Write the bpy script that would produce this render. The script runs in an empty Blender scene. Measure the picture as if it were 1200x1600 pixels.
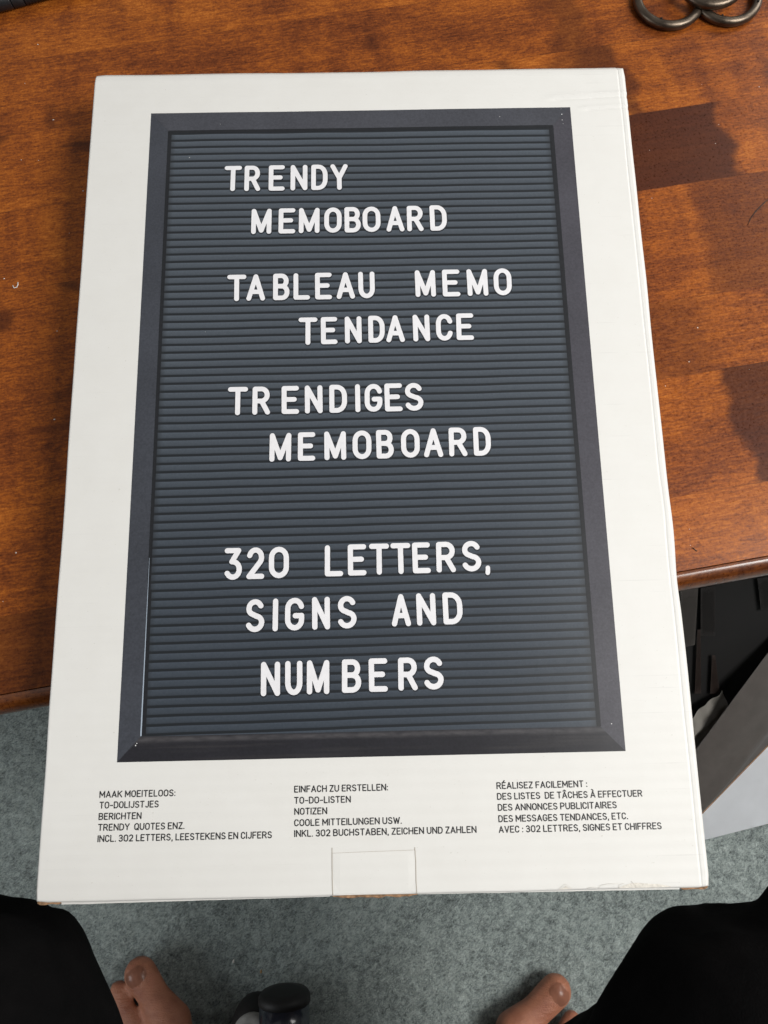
import bpy, bmesh, math, random
from math import sin, cos, pi, radians, sqrt, exp
from mathutils import Vector, Matrix, noise, geometry, Euler

random.seed(7)
scene = bpy.context.scene
COL = scene.collection

# ------------------------------------------------------------------ camera
CAM_LOC = Vector((0.00545, -0.13379, 0.84977))
CAM_ROT = Euler((0.217784, -0.003916, -0.020941), 'XYZ')
FPX = 1180.0
cd = bpy.data.cameras.new('camera')
cam = bpy.data.objects.new('camera', cd)
COL.objects.link(cam)
cam.location = CAM_LOC
cam.rotation_euler = CAM_ROT
cd.sensor_fit = 'HORIZONTAL'
cd.sensor_width = 36.0
cd.lens = 36.0 * FPX / 1200.0
cd.clip_start = 0.01
cd.clip_end = 60.0
scene.camera = cam

# ------------------------------------------------------------------ world and lamps
scene.view_settings.view_transform = 'Standard'
scene.view_settings.look = 'None'
scene.view_settings.gamma = 1.0
scene.view_settings.exposure = 0.0
scene.view_settings.use_curve_mapping = False

world = bpy.data.worlds.new('World')
scene.world = world
world.use_nodes = True
wn = world.node_tree
wn.nodes.clear()
wo = wn.nodes.new('ShaderNodeOutputWorld')
wb = wn.nodes.new('ShaderNodeBackground')
wt = wn.nodes.new('ShaderNodeTexCoord')
ws = wn.nodes.new('ShaderNodeSeparateXYZ')
wr = wn.nodes.new('ShaderNodeValToRGB')
wm = wn.nodes.new('ShaderNodeMapRange')
wm.inputs['From Min'].default_value = -1.0
wm.inputs['From Max'].default_value = 1.0
wn.links.new(wt.outputs['Generated'], ws.inputs[0])
wn.links.new(ws.outputs['Z'], wm.inputs['Value'])
wn.links.new(wm.outputs[0], wr.inputs[0])
wr.color_ramp.elements[0].position = 0.45
wr.color_ramp.elements[0].color = (0.05, 0.048, 0.045, 1)
wr.color_ramp.elements[1].position = 0.95
wr.color_ramp.elements[1].color = (0.50, 0.505, 0.50, 1)
e = wr.color_ramp.elements.new(0.62)
e.color = (0.30, 0.30, 0.30, 1)
# the room is brighter towards the far side of the table
wy = wn.nodes.new('ShaderNodeMapRange')
wy.inputs['From Min'].default_value = -1.0
wy.inputs['From Max'].default_value = 1.0
wy.inputs['To Min'].default_value = 0.30
wy.inputs['To Max'].default_value = 1.85
wn.links.new(ws.outputs['Y'], wy.inputs['Value'])
wx = wn.nodes.new('ShaderNodeMix')
wx.data_type = 'RGBA'
wx.blend_type = 'MULTIPLY'
wx.inputs[0].default_value = 1.0
wn.links.new(wr.outputs[0], wx.inputs[6])
wn.links.new(wy.outputs[0], wx.inputs[7])
wn.links.new(wx.outputs[2], wb.inputs['Color'])
wb.inputs['Strength'].default_value = 0.47
wn.links.new(wb.outputs[0], wo.inputs['Surface'])


def lamp(name, loc, target, sx, sy, energy, color):
    ld = bpy.data.lights.new(name, 'AREA')
    ld.shape = 'RECTANGLE'
    ld.size, ld.size_y = sx, sy
    ld.energy = energy
    ld.color = color
    o = bpy.data.objects.new(name, ld)
    COL.objects.link(o)
    o.location = loc
    o.rotation_euler = (Vector(target) - Vector(loc)).to_track_quat('-Z', 'Y').to_euler()
    return o


lamp('window_light', (1.22, -0.22, 1.78), (0.0, -0.1, 0.40), 0.75, 0.75, 33, (1.0, 0.985, 0.955))
lamp('far_fill_light', (1.75, 1.35, 1.5), (0.05, 0.1, 0.42), 1.0, 1.0, 21, (1.0, 0.985, 0.955))  # added fill lamp, makes the box fade towards its lower left
lamp('carpet_fill_light', (-1.7, -0.75, 0.95), (-0.2, -0.35, 0.05), 0.8, 0.7, 9.5, (0.93, 0.97, 1.0))  # added low fill lamp that brightens the carpet at the left


# ------------------------------------------------------------------ helpers
RM = CAM_ROT.to_matrix()


def at(px, py, z):
    """a point of the scene at height z that the photograph shows at a pixel"""
    d = RM @ Vector(((px - 600) / FPX, (800 - py) / FPX, -1.0))
    t = (z - CAM_LOC.z) / d.z
    return CAM_LOC + d * t


def tag(o, label=None, cat=None, group=None, kind=None):
    if label:
        o['label'] = label
    if cat:
        o['category'] = cat
    if group:
        o['group'] = group
    if kind:
        o['kind'] = kind
    return o


def obj(name, bm, mats, parent=None, smooth=True, loc=None):
    me = bpy.data.meshes.new(name)
    bm.to_mesh(me)
    bm.free()
    o = bpy.data.objects.new(name, me)
    COL.objects.link(o)
    for m in (mats if isinstance(mats, (list, tuple)) else [mats]):
        me.materials.append(m)
    if smooth:
        for p in me.polygons:
            p.use_smooth = True
    if parent:
        o.parent = parent
    if loc is not None:
        o.location = loc
    return o


def empty(name, loc=(0, 0, 0), rz=0.0):
    o = bpy.data.objects.new(name, None)
    COL.objects.link(o)
    o.location = loc
    o.rotation_euler = (0, 0, rz)
    o.empty_display_size = 0.02
    return o


def box(bm, x0, x1, y0, y1, z0, z1, bev=0.0, mi=0):
    vs = [bm.verts.new((x, y, z)) for z in (z0, z1) for y in (y0, y1) for x in (x0, x1)]
    fs = [bm.faces.new([vs[i] for i in q]) for q in ((0, 2, 3, 1), (4, 5, 7, 6), (0, 1, 5, 4), (2, 6, 7, 3), (0, 4, 6, 2), (1, 3, 7, 5))]
    for f in fs:
        f.material_index = mi
    if bev:
        es = list({e for f in fs for e in f.edges})
        bmesh.ops.bevel(bm, geom=es, offset=bev, segments=2, affect='EDGES', profile=0.5)
    return fs


def tube(bm, pts, rads, n=16, cap=True, mi=0):
    """a swept round tube through pts with a radius per point"""
    pts = [Vector(p) for p in pts]
    if not isinstance(rads, (list, tuple)):
        rads = [rads] * len(pts)
    rings = []
    t0 = (pts[1] - pts[0]).normalized()
    up = Vector((0, 0, 1)) if abs(t0.z) < 0.9 else Vector((1, 0, 0))
    a = t0.cross(up).normalized()
    for i, p in enumerate(pts):
        t = (pts[min(i + 1, len(pts) - 1)] - pts[max(i - 1, 0)]).normalized()
        a = (a - t * a.dot(t)).normalized()
        b = t.cross(a)
        rings.append([bm.verts.new(p + (a * cos(2 * pi * k / n) + b * sin(2 * pi * k / n)) * rads[i]) for k in range(n)])
    for r0, r1 in zip(rings, rings[1:]):
        for k in range(n):
            f = bm.faces.new((r0[k], r0[(k + 1) % n], r1[(k + 1) % n], r1[k]))
            f.material_index = mi
    if cap:
        f = bm.faces.new(list(reversed(rings[0])))
        f.material_index = mi
        f = bm.faces.new(rings[-1])
        f.material_index = mi
    return rings


def roundcone(bm, p0, p1, r0, r1, n=20, m=7):
    """closed capsule with two different end radii"""
    p0, p1 = Vector(p0), Vector(p1)
    d = (p1 - p0)
    t = d.normalized()
    pts, rads = [], []
    for i in range(m):
        a = -pi / 2 + (pi / 2) * (i + 0.15) / m
        pts.append(p0 + t * r0 * sin(a))
        rads.append(r0 * cos(a))
    for k in range(0, 5):
        s = k / 4
        pts.append(p0 + d * s)
        rads.append(r0 + (r1 - r0) * s)
    for i in range(1, m + 1):
        a = (pi / 2) * (i - 0.15) / m
        pts.append(p1 + t * r1 * sin(a))
        rads.append(r1 * cos(a))
    tube(bm, pts, rads, n)


def remeshed(name, bm, voxel, smooth_it, mat, parent=None):
    """one continuous skin around overlapping closed shapes"""
    me = bpy.data.meshes.new(name)
    bm.to_mesh(me)
    bm.free()
    tmp = bpy.data.objects.new(name, me)
    COL.objects.link(tmp)
    md = tmp.modifiers.new('r', 'REMESH')
    md.mode = 'VOXEL'
    md.voxel_size = voxel
    if smooth_it:
        sm = tmp.modifiers.new('s', 'SMOOTH')
        sm.factor = 0.5
        sm.iterations = smooth_it
    dg = bpy.context.evaluated_depsgraph_get()
    dg.update()
    new = bpy.data.meshes.new_from_object(tmp.evaluated_get(dg))
    bpy.data.objects.remove(tmp)
    o = bpy.data.objects.new(name, new)
    COL.objects.link(o)
    new.materials.clear()
    new.materials.append(mat)
    for p in new.polygons:
        p.use_smooth = True
        p.material_index = 0
    if parent:
        o.parent = parent
    return o


# ------------------------------------------------------------------ material kit
class N:
    def __init__(self, name):
        self.m = bpy.data.materials.new(name)
        self.m.use_nodes = True
        self.t = self.m.node_tree
        self.b = self.t.nodes['Principled BSDF']
        self._c = None

    def new(self, t, **kw):
        n = self.t.nodes.new(t)
        for k, v in kw.items():
            setattr(n, k, v)
        return n

    def put(self, sock, v):
        if hasattr(v, 'is_output') or isinstance(v, bpy.types.NodeSocket):
            self.t.links.new(v, sock)
        else:
            if isinstance(v, (tuple, list)) and len(v) == 3 and sock.type == 'RGBA':
                v = (*v, 1)
            sock.default_value = v

    def coord(self):
        if self._c is None:
            self._c = self.new('ShaderNodeTexCoord').outputs['Object']
        return self._c

    def sep(self, v):
        n = self.new('ShaderNodeSeparateXYZ')
        self.put(n.inputs[0], v)
        return n.outputs[0], n.outputs[1], n.outputs[2]

    def comb(self, x, y, z):
        n = self.new('ShaderNodeCombineXYZ')
        for i, v in enumerate((x, y, z)):
            self.put(n.inputs[i], v)
        return n.outputs[0]

    def math(self, op, a, b=0.0, c=0.0, clamp=False):
        n = self.new('ShaderNodeMath', operation=op, use_clamp=clamp)
        self.put(n.inputs[0], a)
        self.put(n.inputs[1], b)
        self.put(n.inputs[2], c)
        return n.outputs[0]

    def noise(self, vec, scale, detail=4, rough=0.55, dist=0.0):
        n = self.new('ShaderNodeTexNoise')
        self.put(n.inputs['Vector'], vec)
        n.inputs['Scale'].default_value = scale
        n.inputs['Detail'].default_value = detail
        n.inputs['Roughness'].default_value = rough
        n.inputs['Distortion'].default_value = dist
        return n.outputs['Fac']

    def wnoise(self, v):
        n = self.new('ShaderNodeTexWhiteNoise', noise_dimensions='1D')
        self.put(n.inputs['W'], v)
        return n.outputs['Value']

    def rng(self, v, a, b, c=0.0, d=1.0, smooth=False):
        n = self.new('ShaderNodeMapRange')
        if smooth:
            n.interpolation_type = 'SMOOTHSTEP'
        self.put(n.inputs['Value'], v)
        for k, x in zip(('From Min', 'From Max', 'To Min', 'To Max'), (a, b, c, d)):
            self.put(n.inputs[k], x)
        return n.outputs[0]

    def ramp(self, f, stops, interp='LINEAR'):
        n = self.new('ShaderNodeValToRGB')
        self.put(n.inputs[0], f)
        cr = n.color_ramp
        cr.interpolation = interp
        while len(cr.elements) < len(stops):
            cr.elements.new(0.5)
        for el, (p, c) in zip(cr.elements, stops):
            el.position = p
            el.color = (*c, 1) if len(c) == 3 else c
        return n.outputs[0]

    def mix(self, f, a, b, mode='MIX'):
        n = self.new('ShaderNodeMix', data_type='RGBA', blend_type=mode)
        self.put(n.inputs[0], f)
        self.put(n.inputs[6], a)
        self.put(n.inputs[7], b)
        return n.outputs[2]

    def bump(self, h, strength=0.3, dist=0.001, normal=None):
        n = self.new('ShaderNodeBump')
        self.put(n.inputs['Height'], h)
        n.inputs['Strength'].default_value = strength
        n.inputs['Distance'].default_value = dist
        if normal is not None:
            self.put(n.inputs['Normal'], normal)
        return n.outputs[0]

    def set(self, **kw):
        names = dict(color='Base Color', rough='Roughness', metal='Metallic', normal='Normal', coat='Coat Weight',
                     coat_rough='Coat Roughness', spec='Specular IOR Level', sss='Subsurface Weight', sheen='Sheen Weight')
        for k, v in kw.items():
            self.put(self.b.inputs[names[k]], v)
        return self.m


def simple(name, color, rough=0.5, metal=0.0, nscale=0, namp=0.12, bump=0.0, bscale=400, spec=0.5, coat=0.0):
    k = N(name)
    c = k.coord()
    if nscale:
        f = k.noise(c, nscale, 4)
        lo = tuple(x * (1 - namp) for x in color)
        hi = tuple(x * (1 + namp) for x in color)
        col = k.ramp(f, [(0.3, lo), (0.7, hi)])
    else:
        col = color
    k.set(color=col, rough=rough, metal=metal, spec=spec, coat=coat)
    if bump:
        k.set(normal=k.bump(k.noise(c, bscale, 3), bump, 0.001))
    return k.m


# ---- stained wood of the table top: boards run along local X, widths are uneven
EDGES = [-0.0602, 0.0136, 0.0637, 0.143, 0.1997, 0.2564, 0.313, 0.372, 0.43, 0.49]


def wood_material(name, boards=True, tint=1.0):
    k = N(name)
    u, v, w = k.sep(k.coord())
    if boards:
        idx = 0.0
        for e_ in EDGES:
            s = k.math('GREATER_THAN', v, e_)
            idx = s if isinstance(idx, float) else k.math('ADD', idx, s)
    else:
        idx = 3.0
    rnd = k.wnoise(k.math('ADD', idx, 2.37)) if boards else 0.4
    rnd2 = k.wnoise(k.math('ADD', idx, 11.9)) if boards else 0.5
    ou = k.math('MULTIPLY', rnd, 3.0)
    uu = k.math('ADD', u, ou)
    ww = k.math('MULTIPLY', rnd2, 2.0) if boards else 0.0
    P = k.comb(uu, v, ww)
    # broad figure
    fig = k.noise(k.comb(k.math('MULTIPLY', uu, 10.0), k.math('MULTIPLY', v, 22.0), ww), 1.0, 5, 0.6, 0.6)
    # cross-grain flame (bars across the board)
    rip = k.noise(k.comb(k.math('MULTIPLY', uu, 48.0), k.math('MULTIPLY', v, 9.0), ww), 1.0, 2, 0.5, 0.5)
    ripamt = k.noise(k.comb(k.math('MULTIPLY', uu, 6.0), k.math('MULTIPLY', v, 10.0), ww), 1.0, 1)
    # long streaks
    stre = k.noise(k.comb(k.math('MULTIPLY', uu, 16.0), k.math('MULTIPLY', v, 260.0), ww), 1.0, 4, 0.6, 0.4)
    fine = k.noise(k.comb(k.math('MULTIPLY', uu, 190.0), k.math('MULTIPLY', v, 900.0), ww), 1.0, 3, 0.6)
    grit = k.noise(P, 620.0, 3, 0.7)
    f = k.math('ADD', k.math('MULTIPLY', fig, 0.60), k.math('MULTIPLY', stre, 0.34))
    f = k.math('SUBTRACT', f, 0.03)
    f = k.math('ADD', f, k.math('MULTIPLY', k.math('SUBTRACT', rip, 0.5), k.rng(ripamt, 0.42, 0.62, 0.05, 0.55)))
    f = k.math('ADD', f, k.math('MULTIPLY', k.math('SUBTRACT', rnd2, 0.5), 0.07))
    f = k.math('ADD', f, k.math('MULTIPLY', k.math('SUBTRACT', fine, 0.5), 0.62))
    f = k.math('ADD', f, k.math('MULTIPLY', k.math('SUBTRACT', grit, 0.5), 0.50))
    T = tint
    col = k.ramp(f, [(0.18, (0.085 * T, 0.0205 * T, 0.0060 * T)), (0.37, (0.185 * T, 0.047 * T, 0.0098 * T)),
                     (0.53, (0.315 * T, 0.085 * T, 0.0115 * T)), (0.72, (0.48 * T, 0.150 * T, 0.022 * T))])
    dark = (0.050 * T, 0.0125 * T, 0.0050 * T)
    if boards:
        # dark heartwood patches that stop dead at a board's edge
        h = k.noise(k.comb(k.math('MULTIPLY', uu, 8.5), k.math('MULTIPLY', v, 13.0), ww), 1.0, 3, 0.5, 0.9)
        hm = k.rng(h, 0.60, 0.68, 0.0, 0.75, True)
        wob = k.math('MULTIPLY', k.math('SUBTRACT', k.noise(k.comb(k.math('MULTIPLY', uu, 0.8), k.math('MULTIPLY', v, 1.0), ww), 30.0, 4, 0.5), 0.5), 0.05)

        def patch(i, u0, u1, amt, s=0.003, slant=0.0):
            um = k.math('ADD', k.math('ADD', u, wob), k.math('MULTIPLY', v, slant))
            a = k.rng(um, u0 - s, u0 + s, 0, 1, True)
            b = k.rng(um, u1 - s, u1 + s, 1, 0, True)
            on = k.math('COMPARE', idx, float(i), 0.2)
            return k.math('MULTIPLY', k.math('MULTIPLY', k.math('MULTIPLY', a, b), on), amt)
        for pm in (patch(4, 0.190, 0.292, 0.92, 0.004, 0.10), patch(1, 0.222, 0.330, 0.85, 0.004), patch(3, 0.235, 0.34, 0.55, 0.012),
                   patch(2, 0.10, 0.222, 0.4, 0.02), patch(0, -0.60, -0.155, 0.62, 0.02),
                   patch(5, 0.262, 0.275, 0.7, 0.004, 0.25), patch(6, 0.172, 0.196, 0.6, 0.006)):
            hm = k.math('MAXIMUM', hm, pm)
        dk = k.ramp(k.math('ADD', k.math('MULTIPLY', stre, 0.4), k.math('MULTIPLY', grit, 0.6)),
                    [(0.3, tuple(x * 0.72 for x in dark)), (0.7, tuple(x * 1.45 for x in dark))])
        col = k.mix(hm, col, dk)
        # joint lines
        ln = None
        for e_ in EDGES:
            d = k.math('ABSOLUTE', k.math('SUBTRACT', v, e_))
            q = k.rng(d, 0.0002, 0.0007, 1, 0)
            ln = q if ln is None else k.math('MAXIMUM', ln, q)
        jf = k.noise(k.comb(k.math('MULTIPLY', u, 25.0), idx, 0.0), 1.0, 2)
        col = k.mix(k.math('MULTIPLY', ln, k.rng(jf, 0.45, 0.65, 0.05, 0.5)), col, (0.05, 0.017, 0.008))
    # open pores: short dark ticks
    por = k.noise(k.comb(k.math('MULTIPLY', uu, 420.0), k.math('MULTIPLY', v, 2600.0), ww), 1.0, 1)
    pm = k.rng(por, 0.66, 0.74, 0, 0.45)
    col = k.mix(pm, col, (0.035, 0.012, 0.006))
    rough = k.rng(grit, 0.3, 0.7, 0.24, 0.40)
    nb = k.bump(k.math('ADD', k.math('MULTIPLY', fine, 0.6), grit), 0.10, 0.0006)
    # a little light dust on the varnish
    return k.set(color=col, rough=rough, normal=nb, spec=0.20 if boards else 0.6, coat=0.0 if boards else 0.5, coat_rough=0.2)


M_WOOD = wood_material('stained_maple')
M_EDGE = wood_material('moulding_wood', boards=False, tint=0.55)
M_UNDER = simple('dark_frame_wood', (0.035, 0.014, 0.008), 0.5, nscale=30)

# ---- white carton board
k = N('white_carton_board')
c = k.coord()
x_, y_, z_ = k.sep(c)
mott = k.noise(c, 60.0, 4, 0.6)
spk = k.noise(c, 700.0, 2, 0.5)
col = k.ramp(mott, [(0.3, (0.728, 0.716, 0.684)), (0.7, (0.748, 0.738, 0.708))])
col = k.mix(k.rng(spk, 0.73, 0.78, 0, 0.35), col, (0.45, 0.42, 0.36))
fl = k.math('SINE', k.math('MULTIPLY', y_, 2 * pi / 0.0062))
fla = k.noise(k.comb(k.math('MULTIPLY', x_, 30.0), k.math('MULTIPLY', y_, 120.0), 0.0), 1.0, 2)
dash = k.math('MULTIPLY', k.rng(fl, 0.95, 1.0, 0, 1), k.rng(fla, 0.55, 0.7, 0, 1))
dash = k.math('MULTIPLY', dash, k.rng(x_, 0.09, 0.155, 0.12, 0.5))
col = k.mix(dash, col, (0.58, 0.57, 0.55))
hh = k.math('ADD', k.math('MULTIPLY', fl, 0.35), k.math('ADD', k.math('MULTIPLY', mott, 0.35), k.math('MULTIPLY', spk, 0.25)))
M_CARD = k.set(color=col, rough=0.48, normal=k.bump(hh, 0.16, 0.0006), spec=0.35)
M_KRAFT = simple('raw_corrugated_edge', (0.30, 0.175, 0.095), 0.9, nscale=500, namp=0.5, bump=0.5, bscale=900)
M_TORN = simple('torn_paper_layer', (0.70, 0.665, 0.60), 0.9, nscale=600, namp=0.15, bump=0.3, bscale=900)
M_CUT = simple('cut_line_shadow_gap', (0.42, 0.37, 0.31), 0.9)

# ---- the printed picture: black frame and grooved felt
M_INK = simple('black_caption_ink', (0.018, 0.018, 0.020), 0.5)
k = N('printed_white')
M_LETTER = k.set(color=k.ramp(k.noise(k.coord(), 300, 3), [(0.3, (0.76, 0.75, 0.77)), (0.7, (0.82, 0.81, 0.83))]), rough=0.42, spec=0.4)
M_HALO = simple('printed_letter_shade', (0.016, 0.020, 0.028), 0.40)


def print_mat(name, base, rough=0.36, streak=0.0):
    k = N(name)
    c = k.coord()
    x, y, z = k.sep(c)
    n1 = k.noise(c, 900.0, 2, 0.6)
    n2 = k.noise(c, 25.0, 3, 0.5)
    f = k.math('ADD', k.math('MULTIPLY', n1, 0.6), k.math('MULTIPLY', n2, 0.4))
    col = k.ramp(f, [(0.3, tuple(b * 0.72 for b in base)), (0.7, tuple(b * 1.3 for b in base))])
    if streak:
        bd = k.rng(k.math('ABSOLUTE', k.math('ADD', y, 0.1613)), 0.0, 0.0022, 0.55, 0.0, True)
        bn = k.noise(k.comb(k.math('MULTIPLY', x, 160.0), k.math('MULTIPLY', y, 500.0), 0.0), 1.0, 3)
        col = k.mix(k.math('MULTIPLY', bd, k.rng(bn, 0.3, 0.6, 0.35, 1)), col, (0.105, 0.100, 0.105))
        s = k.noise(k.comb(k.math('MULTIPLY', x, 14.0), k.math('MULTIPLY', y, 300.0), 0.0), 1.0, 3)
        col = k.mix(k.rng(s, 0.5, 0.8, 0, streak), col, (0.11, 0.10, 0.095))
    return k.set(color=col, rough=rough, spec=0.45, normal=k.bump(k.noise(c, 45.0, 2), 0.06, 0.002))


M_FR_T = print_mat('print_frame_top', (0.056, 0.058, 0.070))
M_FR_L = print_mat('print_frame_left', (0.046, 0.050, 0.062))
M_FR_R = print_mat('print_frame_right', (0.056, 0.054, 0.066))
M_FR_B = print_mat('print_frame_bottom', (0.016, 0.0155, 0.020), streak=0.2)
M_LIP = print_mat('print_frame_lip', (0.012, 0.013, 0.016))
M_EDGELINE = simple('print_pale_edge', (0.36, 0.42, 0.50), 0.4)
M_FLECK = simple('print_white_fleck', (0.7, 0.7, 0.7), 0.5)
M_SCRATCH = simple('print_mitre_line', (0.055, 0.056, 0.065), 0.4)

k = N('print_grooved_felt')
c = k.coord()
x, y, z = k.sep(c)
tilt = k.math('MULTIPLY', k.math('SUBTRACT', 0.170, y), 0.0125 / 0.290)
yt = k.math('SUBTRACT', y, k.math('MULTIPLY', k.math('ADD', x, 0.10), tilt))
s = k.math('MULTIPLY', k.math('SUBTRACT', 0.1879, yt), 1000.0)
n = k.math('ADD', k.math('MULTIPLY', s, 0.20711), k.math('MULTIPLY', k.math('MULTIPLY', s, s), 1.80e-5))
n = k.math('ADD', n, k.math('MULTIPLY', k.math('SUBTRACT', k.noise(c, 22.0, 1), 0.5), 0.16))
fr = k.math('FRACT', k.math('ADD', n, 100.0))
prof = k.ramp(fr, [(0.0, (0.0,) * 3), (0.10, (0.02,) * 3), (0.17, (0.95,) * 3), (0.26, (0.78,) * 3), (0.60, (0.66,) * 3),
                   (0.79, (0.50,) * 3), (0.85, (0.02,) * 3), (1.0, (0.0,) * 3)])
grain = k.noise(c, 1100.0, 2, 0.6)
cloud = k.noise(c, 14.0, 3, 0.5)
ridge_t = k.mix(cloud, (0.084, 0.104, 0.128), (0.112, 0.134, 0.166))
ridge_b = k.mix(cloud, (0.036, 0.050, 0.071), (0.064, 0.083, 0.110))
ridge = k.mix(k.rng(y, 0.06, -0.12, 0, 1), ridge_t, ridge_b)  # glossy sheen of the print put into the ridge tones, darker low down
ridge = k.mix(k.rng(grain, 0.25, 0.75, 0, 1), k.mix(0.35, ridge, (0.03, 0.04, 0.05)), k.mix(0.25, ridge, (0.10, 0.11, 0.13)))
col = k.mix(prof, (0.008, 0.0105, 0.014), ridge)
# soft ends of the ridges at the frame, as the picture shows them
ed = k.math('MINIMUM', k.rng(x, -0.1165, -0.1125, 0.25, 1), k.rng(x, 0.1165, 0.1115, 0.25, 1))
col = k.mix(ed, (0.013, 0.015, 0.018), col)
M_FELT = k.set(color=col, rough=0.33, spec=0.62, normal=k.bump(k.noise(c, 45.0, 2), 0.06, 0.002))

# ---- others
k = N('grey_carpet')
c = k.coord()
x, y, z = k.sep(c)
rot = k.comb(k.math('ADD', k.math('MULTIPLY', x, 0.8), k.math('MULTIPLY', y, 0.6)), k.math('SUBTRACT', k.math('MULTIPLY', y, 1.4), k.math('MULTIPLY', x, 1.0)), z)
a = k.noise(c, 110.0, 5, 0.7, 0.6)
b = k.noise(rot, 330.0, 4, 0.75, 0.8)
d = k.noise(c, 9.0, 3, 0.5)
f = k.math('ADD', k.math('MULTIPLY', a, 0.36), k.math('ADD', k.math('MULTIPLY', b, 0.54), k.math('MULTIPLY', d, 0.10)))
col = k.ramp(f, [(0.36, (0.08, 0.096, 0.094)), (0.455, (0.24, 0.282, 0.275)), (0.54, (0.42, 0.486, 0.466)), (0.65, (0.62, 0.69, 0.66))])
fl = k.noise(c, 520.0, 2, 0.5)
col = k.mix(k.rng(fl, 0.70, 0.76, 0, 0.6), col, (0.03, 0.032, 0.033))
M_CARPET = k.set(color=col, rough=0.95, spec=0.15, sheen=0.15,
                 normal=k.bump(k.math('ADD', b, k.math('MULTIPLY', a, 0.8)), 0.9, 0.004))

k = N('skin')
c = k.coord()
n1 = k.noise(c, 55.0, 4)
n2 = k.noise(c, 900.0, 3)
col = k.ramp(n1, [(0.3, (0.32, 0.115, 0.066)), (0.55, (0.43, 0.175, 0.100)), (0.75, (0.47, 0.185, 0.112))])
wv = k.noise(k.comb(k.math('MULTIPLY', k.sep(c)[0], 60.0), k.math('MULTIPLY', k.sep(c)[1], 300.0), 0.0), 1.0, 3)
M_SKIN = k.set(color=col, rough=0.46, sss=0.12, normal=k.bump(k.math('ADD', n2, k.math('MULTIPLY', wv, 1.6)), 0.5, 0.0018))
k.b.inputs['Subsurface Radius'].default_value = (0.01, 0.004, 0.002)
M_NAIL = simple('toenail', (0.46, 0.205, 0.13), 0.27, nscale=120, namp=0.12)
k = N('black_trouser_cloth')
c = k.coord()
M_TROUSER = k.set(color=k.ramp(k.noise(c, 60, 3), [(0.3, (0.0018, 0.0017, 0.0018)), (0.7, (0.0032, 0.0029, 0.0030))]), rough=0.95, spec=0.06,
                  normal=k.bump(k.noise(c, 900, 2), 0.4, 0.0008))
M_SHIRT = simple('dark_shirt_cloth', (0.03, 0.035, 0.045), 0.9, nscale=40)
M_HAIR = simple('brown_hair', (0.03, 0.018, 0.01), 0.6, nscale=200, namp=0.4)

k = N('aged_bronze')
c = k.coord()
n1 = k.noise(c, 90.0, 4, 0.6)
M_BRONZE = k.set(color=k.ramp(n1, [(0.3, (0.085, 0.066, 0.050)), (0.7, (0.165, 0.13, 0.098))]), metal=0.9, rough=k.rng(n1, 0.3, 0.7, 0.30, 0.44),
                 normal=k.bump(k.noise(c, 700, 2), 0.15, 0.0005))
M_HOLE = simple('hole_dark', (0.004, 0.004, 0.004), 0.9)
M_PEN = simple('pen_black_plastic', (0.012, 0.013, 0.015), 0.33, nscale=200, namp=0.2, bump=0.05, bscale=500)
M_RUBBER = simple('black_rubber', (0.008, 0.008, 0.009), 0.6, nscale=300, namp=0.2)
M_BLUEBLACK = simple('glossy_blue_black_paint', (0.018, 0.021, 0.032), 0.22, nscale=80, namp=0.15, coat=0.4)
M_BLACKCAP = simple('matt_black_plastic', (0.006, 0.005, 0.005), 0.6, nscale=200, namp=0.2)
M_TYRE = simple('grey_wheel_rubber', (0.36, 0.35, 0.33), 0.6, nscale=150, namp=0.2)
M_WHITECARTON = simple('white_lacquered_board', (0.90, 0.92, 0.95), 0.42, nscale=30, namp=0.04, bump=0.03, bscale=80)
M_GREYBOARD = simple('grey_lined_board', (0.185, 0.165, 0.152), 0.42, nscale=60, namp=0.10, bump=0.05, bscale=200)
M_PAPER = simple('crumpled_packing_paper', (0.36, 0.34, 0.305), 0.7, nscale=40, namp=0.1)
M_SHADEFILL = simple('near_black_shade', (0.0022, 0.0016, 0.0015), 0.85, nscale=50, namp=0.3)  # near-black colour standing for the unlit gap by the table
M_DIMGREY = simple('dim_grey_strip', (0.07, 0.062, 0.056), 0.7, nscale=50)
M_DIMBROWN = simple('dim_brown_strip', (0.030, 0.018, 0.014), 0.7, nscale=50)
M_LINT = simple('white_lint', (0.72, 0.70, 0.66), 0.9)
M_CRUMB = simple('tan_crumb', (0.42, 0.25, 0.10), 0.9, nscale=400, namp=0.3)
M_HAIRSTRAND = simple('dark_hair_strand', (0.012, 0.008, 0.006), 0.5)

# ------------------------------------------------------------------ floor: carpet with real pile relief
ZB = 0.45                      # top face of the box
ZT = 0.415                     # table top


def axis(lo, hi, step, far):
    v = [lo + step * i for i in range(int(round((hi - lo) / step)) + 1)]
    return [-far, -far * 0.5, lo - 0.15] + v + [hi + 0.15, far * 0.5, far]


bm = bmesh.new()
xs = axis(-0.52, 0.52, 0.0026, 3.0)
ys = axis(-0.56, 0.02, 0.0026, 3.0)
rows = []
for yy in ys:
    row = []
    for xx in xs:
        h = 0.0
        if abs(xx) < 0.53 and -0.57 < yy < 0.03:
            a = noise.noise(Vector((xx * 190 + yy * 60, yy * 260 - xx * 90, 1.3)))
            b = noise.noise(Vector((xx * 430, yy * 430, 7.1)))
            cc = noise.noise(Vector((xx * 55, yy * 55, 3.7)))
            h = 0.0022 * a + 0.0013 * b + 0.0014 * cc
        row.append(bm.verts.new((xx, yy, h - 0.004)))
    rows.append(row)
for r0, r1 in zip(rows, rows[1:]):
    for i in range(len(xs) - 1):
        bm.faces.new((r0[i], r0[i + 1], r1[i + 1], r1[i]))
floor = obj('carpet_floor', bm, M_CARPET)
tag(floor, kind='structure')

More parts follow.
